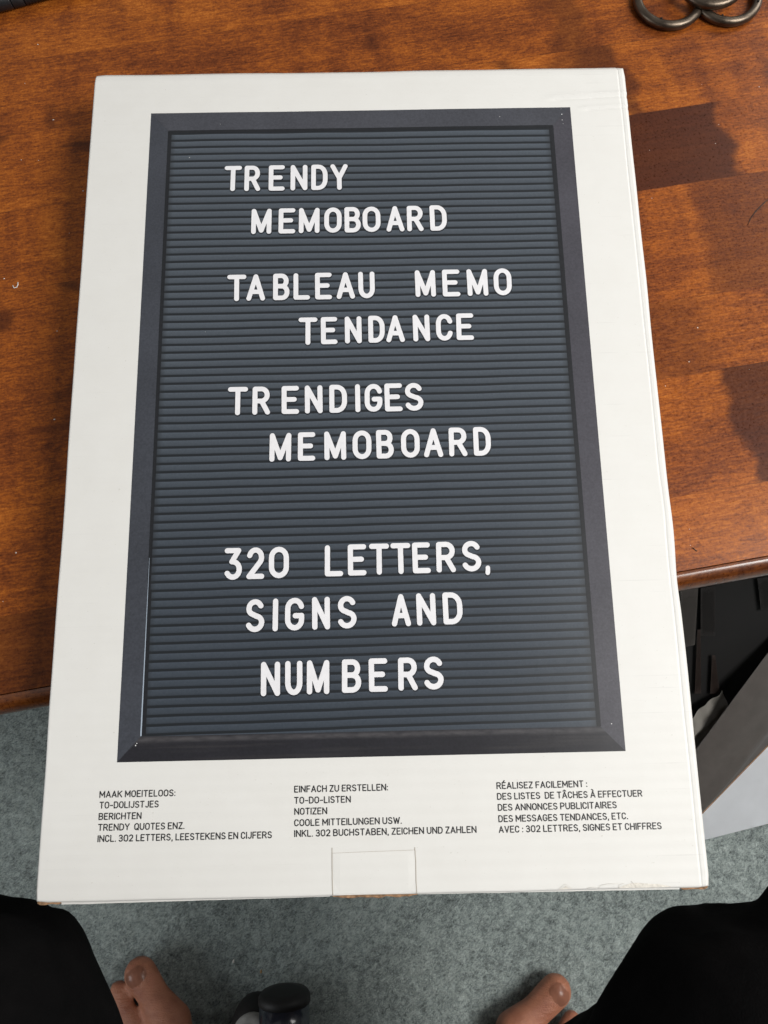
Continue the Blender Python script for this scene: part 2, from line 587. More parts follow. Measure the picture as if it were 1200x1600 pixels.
# ------------------------------------------------------------------ table (local X along its front edge)
TH = radians(9.0)
table = empty('wooden_table', (0, 0, 0), TH)
tag(table, 'orange brown varnished wooden table with rounded front moulding under the white box', 'table')
U0, U1, VB = -0.72, 0.72, 0.55
bm = bmesh.new()
box(bm, U0, U1, -0.1036, VB, ZT - 0.022, ZT)
obj('tabletop', bm, M_WOOD, table, smooth=False)
bm = bmesh.new()
prof = [(-0.1039, -0.0008), (-0.1043, 0.0002), (-0.1062, 0.0001), (-0.1085, -0.0008), (-0.1108, -0.0026), (-0.1128, -0.0054), (-0.1139, -0.0088),
        (-0.1142, -0.012), (-0.1136, -0.0155), (-0.1120, -0.019), (-0.1090, -0.0215), (-0.1039, -0.0225)]
nu = 60
rings = []
for i in range(nu + 1):
    u = U0 + (U1 - U0) * i / nu
    rings.append([bm.verts.new((u, v + 0.00012 * noise.noise(Vector((u * 30, 0, 0))), ZT + z)) for v, z in prof])
for a, b in zip(rings, rings[1:]):
    for j in range(len(prof) - 1):
        bm.faces.new((a[j], a[j + 1], b[j + 1], b[j]))
bm.faces.new(rings[0])
bm.faces.new(list(reversed(rings[-1])))
bmesh.ops.recalc_face_normals(bm, faces=bm.faces)
obj('edge_moulding', bm, M_EDGE, table)
bm = bmesh.new()
box(bm, U0 + 0.06, U1 - 0.06, -0.055, -0.035, ZT - 0.085, ZT - 0.0225, 0.002)
box(bm, U0 + 0.06, U1 - 0.06, VB - 0.06, VB - 0.04, ZT - 0.085, ZT - 0.0225, 0.002)
obj('apron', bm, M_UNDER, table, smooth=False)
for lu in (U0 + 0.03, U1 - 0.08):
    for lv in (-0.06, VB - 0.065):
        bm = bmesh.new()
        box(bm, lu, lu + 0.05, lv, lv + 0.05, 0.0, ZT - 0.0225, 0.003)
        obj('leg', bm, M_UNDER, table, smooth=False)

# ------------------------------------------------------------------ the white box
W, H, D = 0.330, 0.47346, ZB - ZT
carton = empty('white_carton', (0, 0, ZT))
tag(carton, 'flat white cardboard box with a printed black letter board, lying on the table edge', 'box')


def dome(x, y):
    """slight waviness of the pressed board, in metres over the flat top"""
    return 0.00030 * noise.noise(Vector((x * 9 + 3.1, y * 7, 0.4))) + 0.00012 * noise.noise(Vector((x * 30, y * 24, 2.0)))


def g(t, s):
    return exp(-(t / s) ** 2)


def seg(x, y, p, q, s):
    p, q = Vector(p), Vector(q)
    d = q - p
    t = max(0, min(1, (Vector((x, y)) - p).dot(d) / d.dot(d)))
    return g((Vector((x, y)) - p - d * t).length, s)


def carton_z(x, y):
    z = dome(x, y)
    r = 0.0013
    d = min(x + W / 2, W / 2 - x, y + H / 2, H / 2 - y)
    if d < r:
        z -= r - sqrt(max(0, r * r - (r - d) ** 2))
    cx = 0.1606 + 0.0004 * noise.noise(Vector((y * 16, 5, 0))) + 0.0006 * g(y + 0.045, 0.014)
    z -= 0.00022 * g(x - cx, 0.00045)
    if x > cx:
        z -= 0.00008
    z += -0.00055 * seg(x, y, (0.120, 0.2132), (0.165, 0.2155), 0.0011) + 0.0004 * seg(x, y, (0.118, 0.2158), (0.165, 0.2180), 0.0012)
    z += -0.00045 * seg(x, y, (0.138, 0.2055), (0.165, 0.2072), 0.0010) + 0.0003 * seg(x, y, (0.136, 0.2075), (0.165, 0.2092), 0.001)
    return z


def spaced(lo, hi, fine, extra=()):
    out = []
    v = lo
    while v < hi - 1e-9:
        out.append(v)
        d = min(v - lo, hi - v)
        st = 0.00032 if d < 0.0016 else fine
        for a, b, stp in extra:
            if a - st <= v < b:
                st = min(st, stp)
        v += st
    out.append(hi)
    return out


bm = bmesh.new()
xs = spaced(-W / 2, W / 2, 0.004, [(0.1585, 0.1630, 0.0003), (0.117, 0.165, 0.0025)])
ys = spaced(-H / 2, H / 2, 0.004, [(0.203, 0.222, 0.0005)])


def outline(x, y):
    """hand-folded edges are never dead straight"""
    nx, ny = x, y
    wx = max(0, (abs(x) - W / 2 + 0.006) / 0.006)
    wy = max(0, (abs(y) - H / 2 + 0.006) / 0.006)
    if wx > 0:
        nx += wx * 0.00035 * noise.noise(Vector((y * 22, x * 3, 0.7)))
        if x > 0:
            nx += wx * (0.0006 * g(y + 0.055, 0.016) - 0.0005 * g(y + 0.085, 0.012))
    if wy > 0:
        ny += wy * 0.00035 * noise.noise(Vector((x * 26, y * 3, 1.7)))
    # blunted corners
    if wx > 0 and wy > 0:
        nx -= math.copysign(0.0006 * wx * wy, x)
        ny -= math.copysign(0.0006 * wx * wy, y)
    return nx, ny


rows = []
for yy in ys:
    row = []
    for xx in xs:
        ox, oy = outline(xx, yy)
        row.append(bm.verts.new((ox, oy, D + carton_z(xx, yy))))
    rows.append(row)
for r0, r1 in zip(rows, rows[1:]):
    for i in range(len(xs) - 1):
        bm.faces.new((r0[i], r0[i + 1], r1[i + 1], r1[i]))
loop = rows[0] + [r[-1] for r in rows[1:]] + list(reversed(rows[-1][:-1])) + [r[0] for r in reversed(rows[1:-1])]
low = []
for v in loop:
    low.append(bm.verts.new((v.co.x * 0.9955, v.co.y * 0.9945, 0.0)))
mid = [bm.verts.new((v.co.x * 0.9975, v.co.y * 0.9975, D - 0.005)) for v in loop]
L = len(loop)
for i in range(L):
    j = (i + 1) % L
    bm.faces.new((mid[i], mid[j], loop[j], loop[i]))
    bm.faces.new((low[i], low[j], mid[j], mid[i]))
bm.faces.new(list(reversed(low)))
obj('carton_body', bm, M_CARD, carton)


def sheet_z(x, y, off):
    return D + dome(x, y) + off


def grid_poly(bm, quad, nx, ny, off, mi):
    """a subdivided quad (corners BL, BR, TR, TL) that lies on the box"""
    bl, br, tr, tl = [Vector(q) for q in quad]
    vs = []
    for j in range(ny + 1):
        t = j / ny
        r = []
        for i in range(nx + 1):
            s = i / nx
            p = (bl * (1 - s) + br * s) * (1 - t) + (tl * (1 - s) + tr * s) * t
            r.append(bm.verts.new((p.x, p.y, sheet_z(p.x, p.y, off))))
        vs.append(r)
    for j in range(ny):
        for i in range(nx):
            f = bm.faces.new((vs[j][i], vs[j][i + 1], vs[j + 1][i + 1], vs[j + 1][i]))
            f.material_index = mi


# the printed picture
bm = bmesh.new()
OX0, OX1, OY0, OY1 = -0.1285, 0.1288, -0.1720, 0.2075
IX0, IX1, IY0, IY1 = -0.1172, 0.1171, -0.1597, 0.1947
grid_poly(bm, [(IX0, IY0), (IX1, IY0), (IX1, IY1), (IX0, IY1)], 40, 60, 0.00010, 0)
grid_poly(bm, [(IX0, IY1), (IX1, IY1), (OX1, OY1), (OX0, OY1)], 40, 3, 0.00010, 1)
grid_poly(bm, [(OX0, OY0), (IX0, IY0), (IX0, IY1), (OX0, OY1)], 3, 60, 0.00010, 2)
grid_poly(bm, [(IX1, IY0), (OX1, OY0), (OX1, OY1), (IX1, IY1)], 3, 60, 0.00010, 3)
grid_poly(bm, [(OX0, OY0), (OX1, OY0), (IX1, IY0), (IX0, IY0)], 40, 3, 0.00010, 4)
# frame lips (the inner side of the picture's frame)
grid_poly(bm, [(IX0, IY1 - 0.0016), (IX1, IY1 - 0.0016), (IX1, IY1 + 0.0004), (IX0, IY1 + 0.0004)], 40, 1, 0.00016, 5)
grid_poly(bm, [(IX0 - 0.0002, -0.085), (IX0 + 0.0016, -0.085), (IX0 + 0.0018, IY1), (IX0 - 0.0004, IY1)], 1, 50, 0.00016, 5)
grid_poly(bm, [(IX1 - 0.0020, IY0), (IX1 + 0.0002, IY0), (IX1 + 0.0004, IY1), (IX1 - 0.0024, IY1)], 1, 60, 0.00016, 5)
grid_poly(bm, [(IX0 + 0.0006, IY0 + 0.0005), (IX0 + 0.0026, IY0 + 0.0005), (IX0 + 0.0022, -0.085), (IX0 + 0.0008, -0.085)], 1, 20, 0.00013, 5)
# the pale line down the lower left inner edge
grid_poly(bm, [(IX0 - 0.0002, IY0 + 0.0002), (IX0 + 0.0005, IY0 + 0.0002), (IX0 + 0.00035, -0.068), (IX0 + 0.0002, -0.068)], 1, 24, 0.00020, 6)
# mitre lines
for (x0, y0), (x1, y1) in (((IX0, IY1), (OX0 + 0.003, OY1 - 0.003)), ((IX1, IY1), (OX1 - 0.0045, OY1 - 0.0048)), ((IX1, IY0), (OX1 - 0.003, OY0 + 0.003)),
                           ((IX0, IY0), (OX0 + 0.006, OY0 + 0.006))):
    dx, dy = x1 - x0, y1 - y0
    l = sqrt(dx * dx + dy * dy)
    px, py = -dy / l * 0.00016, dx / l * 0.00016
    a = [(x0 - px, y0 - py), (x1 - px * 0.3, y1 - py * 0.3), (x1 + px * 0.3, y1 + py * 0.3), (x0 + px, y0 + py)]
    grid_poly(bm, a, 3, 1, 0.00018, 7 if y0 > 0 else 7)
# white flecks worn into the print
for fx, fy, fr_ in ((0.1231, 0.2064, 0.0002), (0.1233, 0.2025, 0.00045), (0.1232, 0.1985, 0.0003), (0.1236, 0.1958, 0.00025), (-0.1195, -0.1640, 0.0004),
                    (-0.1190, -0.1630, 0.0003), (0.1228, -0.1585, 0.0003), (-0.086, 0.199, 0.0002), (0.085, 0.2015, 0.00025), (-0.104, 0.176, 0.0003), (-0.091, 0.062, 0.0002)):
    q = [(fx + fr_ * (0.6 + random.random() * 0.6) * cos(t), fy + fr_ * (0.6 + random.random() * 0.6) * sin(t)) for t in (0.3, 1.4, 2.6, 3.9, 5.2)]
    f = bm.faces.new([bm.verts.new((a, b, sheet_z(a, b, 0.00022))) for a, b in q])
    f.material_index = 8
picture = obj('printed_picture', bm, [M_FELT, M_FR_T, M_FR_L, M_FR_R, M_FR_B, M_LIP, M_EDGELINE, M_SCRATCH, M_FLECK], carton)
picture['label'] = 'printed photo of a black framed letter board with grooves'


# ------------------------------------------------------------------ lettering drawn as round-ended strokes
def arc(cx, cy, rx, ry, a0, a1, n=9):
    return [(cx + rx * cos(radians(a0 + (a1 - a0) * i / n)), cy + ry * sin(radians(a0 + (a1 - a0) * i / n))) for i in range(n + 1)]


OVAL = arc(.5, .68, .5, .32, 0, 180, 10) + arc(.5, .32, .5, .32, 180, 360, 10) + [(1, .68)]
GL = {
    'A': [[(0, 0), (.5, 1), (1, 0)], [(.16, .3), (.84, .3)]],
    'B': [[(0, 0), (0, 1), (.55, 1)] + arc(.55, .765, .38, .235, 90, -90)[1:] + [(0, .53)], [(.5, .53)] + arc(.55, .265, .45, .265, 90, -90)[1:] + [(0, 0)]],
    'C': [arc(.5, .68, .5, .32, 15, 180, 9) + arc(.5, .32, .5, .32, 180, 345, 9)],
    'D': [[(0, 0), (0, 1), (.4, 1)] + arc(.4, .62, .6, .38, 90, 0, 7)[1:] + arc(.4, .38, .6, .38, 0, -90, 7) + [(0, 0)]],
    'E': [[(1, 1), (0, 1), (0, 0), (1, 0)], [(0, .52), (.82, .52)]],
    'F': [[(1, 1), (0, 1), (0, 0)], [(0, .5), (.85, .5)]],
    'G': [arc(.5, .68, .5, .32, 20, 180, 9) + arc(.5, .32, .5, .32, 180, 360, 10) + [(1, .46), (.58, .46)]],
    'H': [[(0, 0), (0, 1)], [(1, 0), (1, 1)], [(0, .5), (1, .5)]],
    'I': [[(.5, 0), (.5, 1)]],
    'J': [[(1, 1), (1, .3)] + arc(.5, .3, .5, .3, 0, -150, 7)[1:]],
    'K': [[(0, 0), (0, 1)], [(1, 1), (0, .42)], [(.34, .6), (1, 0)]],
    'L': [[(0, 1), (0, 0), (1, 0)]],
    'M': [[(0, 0), (0, 1), (.5, .28), (1, 1), (1, 0)]],
    'N': [[(0, 0), (0, 1), (1, 0), (1, 1)]],
    'O': [OVAL],
    'P': [[(0, 0), (0, 1), (.55, 1)] + arc(.55, .73, .45, .27, 90, -90)[1:] + [(0, .46)]],
    'Q': [OVAL, [(.62, .22), (1.02, -.06)]],
    'R': [[(0, 0), (0, 1), (.52, 1)] + arc(.52, .74, .44, .26, 90, -90)[1:] + [(0, .48)], [(.52, .48), (1, 0)]],
    'S': [arc(.5, .745, .46, .255, 25, 180, 8) + arc(.5, .745, .46, .22, 180, 255, 4)[1:] + [(.62, .475)] + arc(.5, .26, .5, .225, 65, 0, 5) + arc(.5, .26, .5, .26, 0, -155, 8)[1:]],
    'T': [[(0, 1), (1, 1)], [(.5, 1), (.5, 0)]],
    'U': [[(0, 1), (0, .32)] + arc(.5, .32, .5, .32, 180, 360, 10)[1:] + [(1, 1)]],
    'V': [[(0, 1), (.5, 0), (1, 1)]],
    'W': [[(0, 1), (.25, 0), (.5, .85), (.75, 0), (1, 1)]],
    'X': [[(0, 0), (1, 1)], [(0, 1), (1, 0)]],
    'Y': [[(0, 1), (.5, .45), (1, 1)], [(.5, .45), (.5, 0)]],
    'Z': [[(0, 1), (1, 1), (0, 0), (1, 0)]],
    '0': [OVAL],
    '2': [arc(.5, .72, .48, .28, 165, 0, 8) + arc(.5, .72, .48, .28, 0, -40, 3)[1:] + [(0, 0), (1, 0)]],
    '3': [arc(.48, .755, .44, .245, 155, -80, 10) + [(.3, .52)], [(.55, .52)] + arc(.5, .26, .5, .26, 75, -155, 10)],
    '.': [[(.5, .0), (.5, .03)]],
    ',': [[(.6, .03), (.35, -.17)]],
    ':': [[(.5, .03), (.5, .06)], [(.5, .6), (.5, .63)]],
    '-': [[(0, .42), (1, .42)]],
}
BOARD = dict(GL)
BOARD['M'] = [[(0, 0), (0, 1), (.5, .06), (1, 1), (1, 0)]]
BOARD['3'] = [[(.05, 1), (.93, 1), (.42, .58)] + arc(.5, .29, .5, .29, 82, -150, 10)]
BOARD[','] = [[(.62, 1), (.62, .6), (.38, 0)]]
BOARD['G'] = [arc(.5, .7, .5, .30, 15, 180, 9) + arc(.5, .3, .5, .30, 180, 360, 10) + [(1, .44), (.55, .44)]]
ADV = dict(A=.62, B=.56, C=.52, D=.56, E=.48, F=.46, G=.56, H=.58, I=.0, J=.44, K=.56, L=.44, M=.70, N=.60, O=.56, P=.54, Q=.56, R=.56, S=.52, T=.54, U=.56,
           V=.58, W=.84, X=.56, Y=.58, Z=.50)
ADV.update({'0': .54, '2': .50, '3': .50, '.': 0, ',': .05, ':': 0, '-': .34})
ACCENT = {'É': ('E', [[(.35, 1.16), (.68, 1.34)]]), 'Â': ('A', [[(.2, 1.16), (.5, 1.33), (.8, 1.16)]]), 'À': ('A', [[(.3, 1.34), (.62, 1.16)]])}


def stroke_shapes(polys, r, n=8):
    shapes = []
    for pl in polys:
        for (x0, y0), (x1, y1) in zip(pl, pl[1:]):
            a = math.atan2(y1 - y0, x1 - x0)
            s = [(x1 + r * cos(a - pi / 2 + pi * i / n), y1 + r * sin(a - pi / 2 + pi * i / n)) for i in range(n + 1)]
            s += [(x0 + r * cos(a + pi / 2 + pi * i / n), y0 + r * sin(a + pi / 2 + pi * i / n)) for i in range(n + 1)]
            shapes.append(s)
    return shapes


def ink(bm, shapes, off, mi=0):
    """one flat sheet that is the union of the shapes"""
    verts, faces = [], []
    for s in shapes:
        faces.append(list(range(len(verts), len(verts) + len(s))))
        verts += [Vector((p[0] * 1000, p[1] * 1000)) for p in s]
    vo, eo, fo, _, _, src = geometry.delaunay_2d_cdt(verts, [], faces, 1, 1e-5)
    bv = [bm.verts.new((v.x / 1000, v.y / 1000, sheet_z(v.x / 1000, v.y / 1000, off))) for v in vo]
    for f, sf in zip(fo, src):
        if not sf:                                    # enclosed, but inked by no stroke: a counter
            continue
        try:
            fc = bm.faces.new([bv[i] for i in f])
            fc.material_index = mi
            fc.normal_update()
            if fc.normal.z < 0:
                fc.normal_flip()
        except ValueError:
            pass


HEAD = [
  [('T', -82.6, -72.2, 152.6, 169.7), ('R', -70.5, -61.0, 152.5, 169.7), ('E', -56.0, -46.4, 152.5, 169.8), ('N', -42.9, -32.8, 152.5, 169.8), ('D', -30.5, -20.7, 152.5, 169.8), ('Y', -18.9, -8.5, 152.4, 169.9)],
  [('M', -65.9, -54.0, 123.8, 140.4), ('E', -49.8, -39.9, 123.9, 140.5), ('M', -37.8, -25.6, 123.9, 140.5), ('O', -22.8, -12.5, 123.9, 140.6), ('B', -10.8, -1.2, 123.9, 140.7), ('O', -0.1, 10.5, 124.0, 140.8), ('A', 13.9, 24.5, 124.0, 140.9), ('R', 26.2, 35.9, 124.0, 140.9), ('D', 39.8, 49.8, 124.1, 141.0)],
  [('T', -79.2, -68.1, 80.8, 97.5), ('A', -68.0, -57.2, 80.9, 97.6), ('B', -52.6, -43.1, 81.0, 97.8), ('L', -40.8, -31.3, 81.1, 97.9), ('E', -28.3, -18.6, 81.1, 98.0), ('A', -15.9, -5.3, 81.2, 98.1), ('U', -3.2, 6.3, 81.3, 98.2), ('M', 29.8, 41.6, 81.5, 98.5), ('E', 45.6, 55.8, 81.5, 98.6), ('M', 60.0, 72.0, 81.6, 98.7), ('O', 75.5, 85.9, 81.7, 98.9)],
  [('T', -37.8, -27.0, 52.9, 69.8), ('E', -25.0, -15.6, 53.1, 69.9), ('N', -11.3, -1.7, 53.3, 70.0), ('D', 2.1, 11.5, 53.5, 70.2), ('A', 12.3, 22.9, 53.6, 70.3), ('N', 27.7, 37.3, 53.8, 70.4), ('C', 40.9, 50.5, 54.0, 70.5), ('E', 52.6, 62.5, 54.2, 70.7)],
  [('T', -77.2, -66.0, 11.4, 28.1), ('R', -63.4, -53.5, 11.5, 28.1), ('E', -47.1, -37.4, 11.6, 28.2), ('N', -34.1, -24.2, 11.7, 28.3), ('D', -20.4, -10.5, 11.8, 28.4), ('I', -6.0, -3.0, 11.9, 28.5), ('G', -0.6, 9.3, 12.0, 28.5), ('E', 10.6, 20.5, 12.0, 28.6), ('S', 21.8, 32.2, 12.1, 28.6)],
  [('M', -53.5, -41.6, -15.9, 0.5), ('E', -37.9, -28.3, -15.7, 0.7), ('M', -23.3, -11.3, -15.6, 0.9), ('O', -7.7, 2.7, -15.4, 1.1), ('B', 5.4, 15.0, -15.3, 1.2), ('O', 19.1, 29.4, -15.1, 1.4), ('A', 31.7, 42.3, -15.0, 1.6), ('R', 45.6, 55.7, -14.8, 1.8), ('D', 59.2, 68.8, -14.7, 1.9)],
  [('3', -77.1, -67.4, -80.7, -63.6), ('2', -65.0, -55.5, -80.5, -63.5), ('0', -53.1, -42.4, -80.3, -63.4), ('L', -23.3, -13.5, -79.9, -63.1), ('E', -11.0, -1.1, -79.7, -62.9), ('T', 0.4, 11.1, -79.5, -62.8), ('T', 11.9, 22.6, -79.4, -62.7), ('E', 23.5, 33.1, -79.2, -62.6), ('R', 36.3, 46.6, -79.0, -62.5), ('S', 49.9, 60.3, -78.8, -62.3), (',', 61.9, 65.1, -80.9, -75.8)],
  [('S', -65.0, -55.1, -108.4, -91.2), ('I', -50.9, -47.8, -108.2, -91.1), ('G', -44.3, -34.2, -108.0, -90.9), ('N', -30.1, -20.7, -107.8, -90.7), ('S', -16.8, -6.7, -107.5, -90.5), ('A', 11.7, 21.8, -107.0, -90.1), ('N', 24.9, 35.0, -106.8, -89.9), ('D', 38.8, 49.1, -106.5, -89.7)],
  [('N', -56.5, -46.6, -141.1, -123.8), ('U', -44.0, -35.1, -140.9, -123.6), ('M', -32.8, -21.2, -140.7, -123.5), ('B', -14.7, -4.7, -140.3, -123.4), ('E', -0.8, 8.9, -140.1, -123.2), ('R', 14.4, 24.4, -139.8, -123.1), ('S', 27.5, 37.9, -139.6, -122.9)],
]
SR = 0.00140
words = []
for line in HEAD:                                   # a wide gap starts a new word
    words.append([line[0]])
    for a, b in zip(line, line[1:]):
        if b[1] - a[2] > 14:
            words.append([])
        words[-1].append(b)
for line in words:
    bm = bmesh.new()
    for ch, x0, x1, y0, y1 in line:
        x0, x1, y0, y1 = (v / 1000 for v in (x0, x1, y0, y1))
        r = SR if ch != ',' else 0.0012
        x0 += r
        x1 -= r
        y0 += r
        y1 -= r
        if x1 - x0 < 0.0004:
            x0 = x1 = (x0 + x1) / 2
        sk = random.uniform(-0.012, 0.012)
        pl = [[(x0 + (x1 - x0) * a + sk * (b - .5) * (y1 - y0), y0 + (y1 - y0) * b) for a, b in p] for p in BOARD[ch]]
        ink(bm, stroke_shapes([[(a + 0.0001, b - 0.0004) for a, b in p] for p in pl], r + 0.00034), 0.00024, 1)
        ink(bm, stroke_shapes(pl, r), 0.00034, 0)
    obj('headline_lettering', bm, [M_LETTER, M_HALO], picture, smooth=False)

CAPS = [
 [('MAAK MOEITELOOS:', -136.4, -98.5, -188.8), ('TO-DOLIJSTJES', -136.1, -106.6, -193.9), ('BERICHTEN', -136.2, -114.9, -199.2),
  ('TRENDY  QUOTES ENZ.', -136.2, -93.4, -204.3), ('INCL. 302 LETTERS, LEESTEKENS EN CIJFERS', -136.1, -50.0, -209.5)],
 [('EINFACH ZU ERSTELLEN:', -39.1, 7.9, -188.4), ('TO-DO-LISTEN', -39.1, -10.8, -193.7), ('NOTIZEN', -39.0, -22.6, -198.9),
  ('COOLE MITTEILUNGEN USW.', -39.0, 14.4, -204.2), ('INKL. 302 BUCHSTABEN, ZEICHEN UND ZAHLEN', -39.0, 51.4, -209.2)],
 [('RÉALISEZ FACILEMENT :', 62.4, 108.0, -188.9), ('DES LISTES  DE TÂCHES À EFFECTUER', 62.4, 135.3, -194.0), ('DES ANNONCES PUBLICITAIRES', 62.5, 122.0, -199.2),
  ('DES MESSAGES TENDANCES, ETC.', 62.5, 127.1, -204.5), ('AVEC : 302 LETTRES, SIGNES ET CHIFFRES', 62.4, 143.5, -209.5)],
]
CH, CR = 0.0033, 0.00026
GAP, SPACE = .27, .30
for block in CAPS:
    bm = bmesh.new()
    for text, x0, x1, yb in block:
        pos, x = [], 0.0
        for ch in text:
            if ch == ' ':
                x += SPACE
                continue
            base = ACCENT[ch][0] if ch in ACCENT else ch
            pos.append((ch, base, x, ADV[base]))
            x += ADV[base] + GAP
        tot = x - GAP
        sx = ((x1 - x0) / 1000 - 2 * CR) / tot
        for ch, base, px, w in pos:
            pl = GL[base] + (ACCENT[ch][1] if ch in ACCENT else [])
            hgt = CH - 2 * CR
            pl = [[(x0 / 1000 + CR + sx * (px + w * a), yb / 1000 + CR + hgt * b) for a, b in p] for p in pl]
            ink(bm, stroke_shapes(pl, CR, 5), 0.00012)
    obj('caption_text', bm, M_INK, carton, smooth=False)

# tuck tab at the lower edge: a raised tongue between two cut lines, raw edge below
bm = bmesh.new()
tx0, tx1, ty0, ty1 = -0.0199, 0.0203, -H / 2 + 0.0006, -0.2168
n_ = 12
top = []
for j in range(n_ + 1):
    r = []
    t = j / n_
    for i in range(n_ + 1):
        s = i / n_
        xx, yy = tx0 + (tx1 - tx0) * s, ty0 + (ty1 - ty0) * t
        dd = min(s * (tx1 - tx0), (1 - s) * (tx1 - tx0), (1 - t) * (ty1 - ty0))
        r.append(bm.verts.new((xx, yy, D + carton_z(xx, max(yy, -H / 2 + 0.0015)) + 0.00022 - 0.00016 * exp(-dd / 0.0004) - 0.0003 * (1 - t) ** 4)))
    top.append(r)
for a, b in zip(top, top[1:]):
    for i in range(n_):
        bm.faces.new((a[i], a[i + 1], b[i + 1], b[i]))
loop = top[0] + [r[-1] for r in top[1:]] + list(reversed(top[-1][:-1])) + [r[0] for r in reversed(top[1:-1])]
lw = [bm.verts.new((v.co.x, v.co.y, v.co.z - 0.0012)) for v in loop]
for i in range(len(loop)):
    j = (i + 1) % len(loop)
    bm.faces.new((lw[i], lw[j], loop[j], loop[i]))
obj('tuck_tab', bm, M_CARD, carton, smooth=False)
bm = bmesh.new()
for pts in ([(-0.0203, -0.2145), (-0.02035, -0.2200), (-0.0203, -0.2290), (-0.0201, -0.2362)], [(0.0205, -0.2152), (0.0208, -0.2220), (0.0207, -0.2300), (0.0209, -0.2364)],
            [(-0.0200, -0.2170), (-0.008, -0.2168), (0.006, -0.2166), (0.0204, -0.2164)]):
    hw = 0.00016 if pts[0][1] > -0.2160 else 0.00006
    for (xa, ya), (xb, yb) in zip(pts, pts[1:]):
        dx, dy = xb - xa, yb - ya
        l = sqrt(dx * dx + dy * dy)
        px, py = -dy / l * hw, dx / l * hw
        f = bm.faces.new([bm.verts.new((x, y, sheet_z(x, y, 0.00014))) for x, y in ((xa + px, ya + py), (xa - px, ya - py), (xb - px, yb - py), (xb + px, yb + py))])
bmesh.ops.recalc_face_normals(bm, faces=bm.faces)
obj('cut_line', bm, M_CUT, carton, smooth=False)


def raw_edge(x0, x1, y, depth, z1, z0, seed):
    """strip of bare corrugated board showing under the lid's edge"""
    bm = bmesh.new()
    n = 28
    cols = []
    for i in range(n + 1):
        s = i / n
        xx = x0 + (x1 - x0) * s
        w = depth * (0.75 + 0.5 * noise.noise(Vector((xx * 220, seed, 0)))) * min(1, 6 * s + .35, 6 * (1 - s) + .35)
        cols.append([bm.verts.new((xx, y + 0.003, z1)), bm.verts.new((xx, y - w * 0.7, z1 - 0.0002)), bm.verts.new((xx, y - w, (z0 + z1) / 2)),
                     bm.verts.new((xx, y - w * 0.85, z0)), bm.verts.new((xx, y + 0.003, z0))])
    for a, b in zip(cols, cols[1:]):
        for j in range(5):
            bm.faces.new((a[j], a[(j + 1) % 5], b[(j + 1) % 5], b[j]))
    bm.faces.new(list(reversed(cols[0])))
    bm.faces.new(cols[-1])
    bmesh.ops.recalc_face_normals(bm, faces=bm.faces)
    return obj('raw_board_edge', bm, M_KRAFT, carton, smooth=False)


raw_edge(-0.0202, 0.0212, -H / 2, 0.0019, D - 0.0011, D - 0.0042, 1.0)
raw_edge(-0.1640, -0.1525, -H / 2, 0.0016, D - 0.0010, D - 0.0044, 5.0)
raw_edge(0.1505, 0.1638, -H / 2, 0.0018, D - 0.0012, D - 0.0046, 9.0)
# thin white lip of the lower flap along the rest of that edge
bm = bmesh.new()
for a, b, w0, w1 in ((-0.1525, -0.0215, 0.0012, 0.0004), (0.0215, 0.150, 0.0003, 0.0009)):
    n = 40
    prev = None
    for i in range(n + 1):
        s = i / n
        xx = a + (b - a) * s
        w = w0 + (w1 - w0) * s + 0.0002 * noise.noise(Vector((xx * 90, 4, 0)))
        y = -H / 2
        cur = [bm.verts.new((xx, y + 0.002, D - 0.0016)), bm.verts.new((xx, y - w, D - 0.0018)), bm.verts.new((xx, y - w, D - 0.0034)), bm.verts.new((xx, y + 0.002, D - 0.0034))]
        if prev:
            for j in range(4):
                bm.faces.new((prev[j], prev[(j + 1) % 4], cur[(j + 1) % 4], cur[j]))
        prev = cur
bmesh.ops.recalc_face_normals(bm, faces=bm.faces)
obj('lower_flap', bm, M_CARD, carton, smooth=False)


def torn(pts, off=0.0003):
    bm = bmesh.new()
    cx = sum(p[0] for p in pts) / len(pts)
    cy = sum(p[1] for p in pts) / len(pts)
    c = bm.verts.new((cx, cy, D + carton_z(cx, cy) + 0.00012))
    vs = [bm.verts.new((x, y, D + carton_z(x, max(y, -H / 2 + 0.0004)) + off * random.uniform(0.4, 1.6))) for x, y in pts]
    for i in range(len(vs)):
        bm.faces.new((c, vs[i], vs[(i + 1) % len(vs)]))
    bmesh.ops.recalc_face_normals(bm, faces=bm.faces)
    return obj('torn_patch', bm, M_TORN, carton, smooth=False)


yb = -H / 2 + 0.0007
torn([(0.119, yb), (0.122, yb + .0012), (0.1255, yb + .0021), (0.129, yb + .0023), (0.134, yb + .0018), (0.139, yb + .0015), (0.1435, yb + .0007), (0.146, yb)], 0.00015)
torn([(0.0900, yb), (0.0925, yb + .0008), (0.0938, yb + .0017), (0.0950, yb + .0008), (0.0970, yb + .0003)], 0.00015)
bm = bmesh.new()
for pts in ([(0.1095, yb + .0002), (0.111, yb + .0016), (0.1145, yb + .0022), (0.1195, yb + .0021)], [(0.1195, yb + .0001), (0.1200, yb + .0016), (0.1225, yb + .0024)],
            [(0.126, yb + .0032), (0.1275, yb + .0016), (0.1285, yb + .0008)], [(0.0905, yb + .0005), (0.0935, yb + .0026), (0.0965, yb + .0008)],
            [(0.104, yb + .0002), (0.1065, yb + .0009), (0.109, yb + .0003)]):
    tube(bm, [(x, y, D + carton_z(x, y) + 0.0003) for x, y in pts], 0.00006, 6)
obj('torn_rim', bm, M_TORN, carton)

# ------------------------------------------------------------------ curtain rings and pen at the back of the table
RMAJ, RMIN = 0.0214, 0.0031


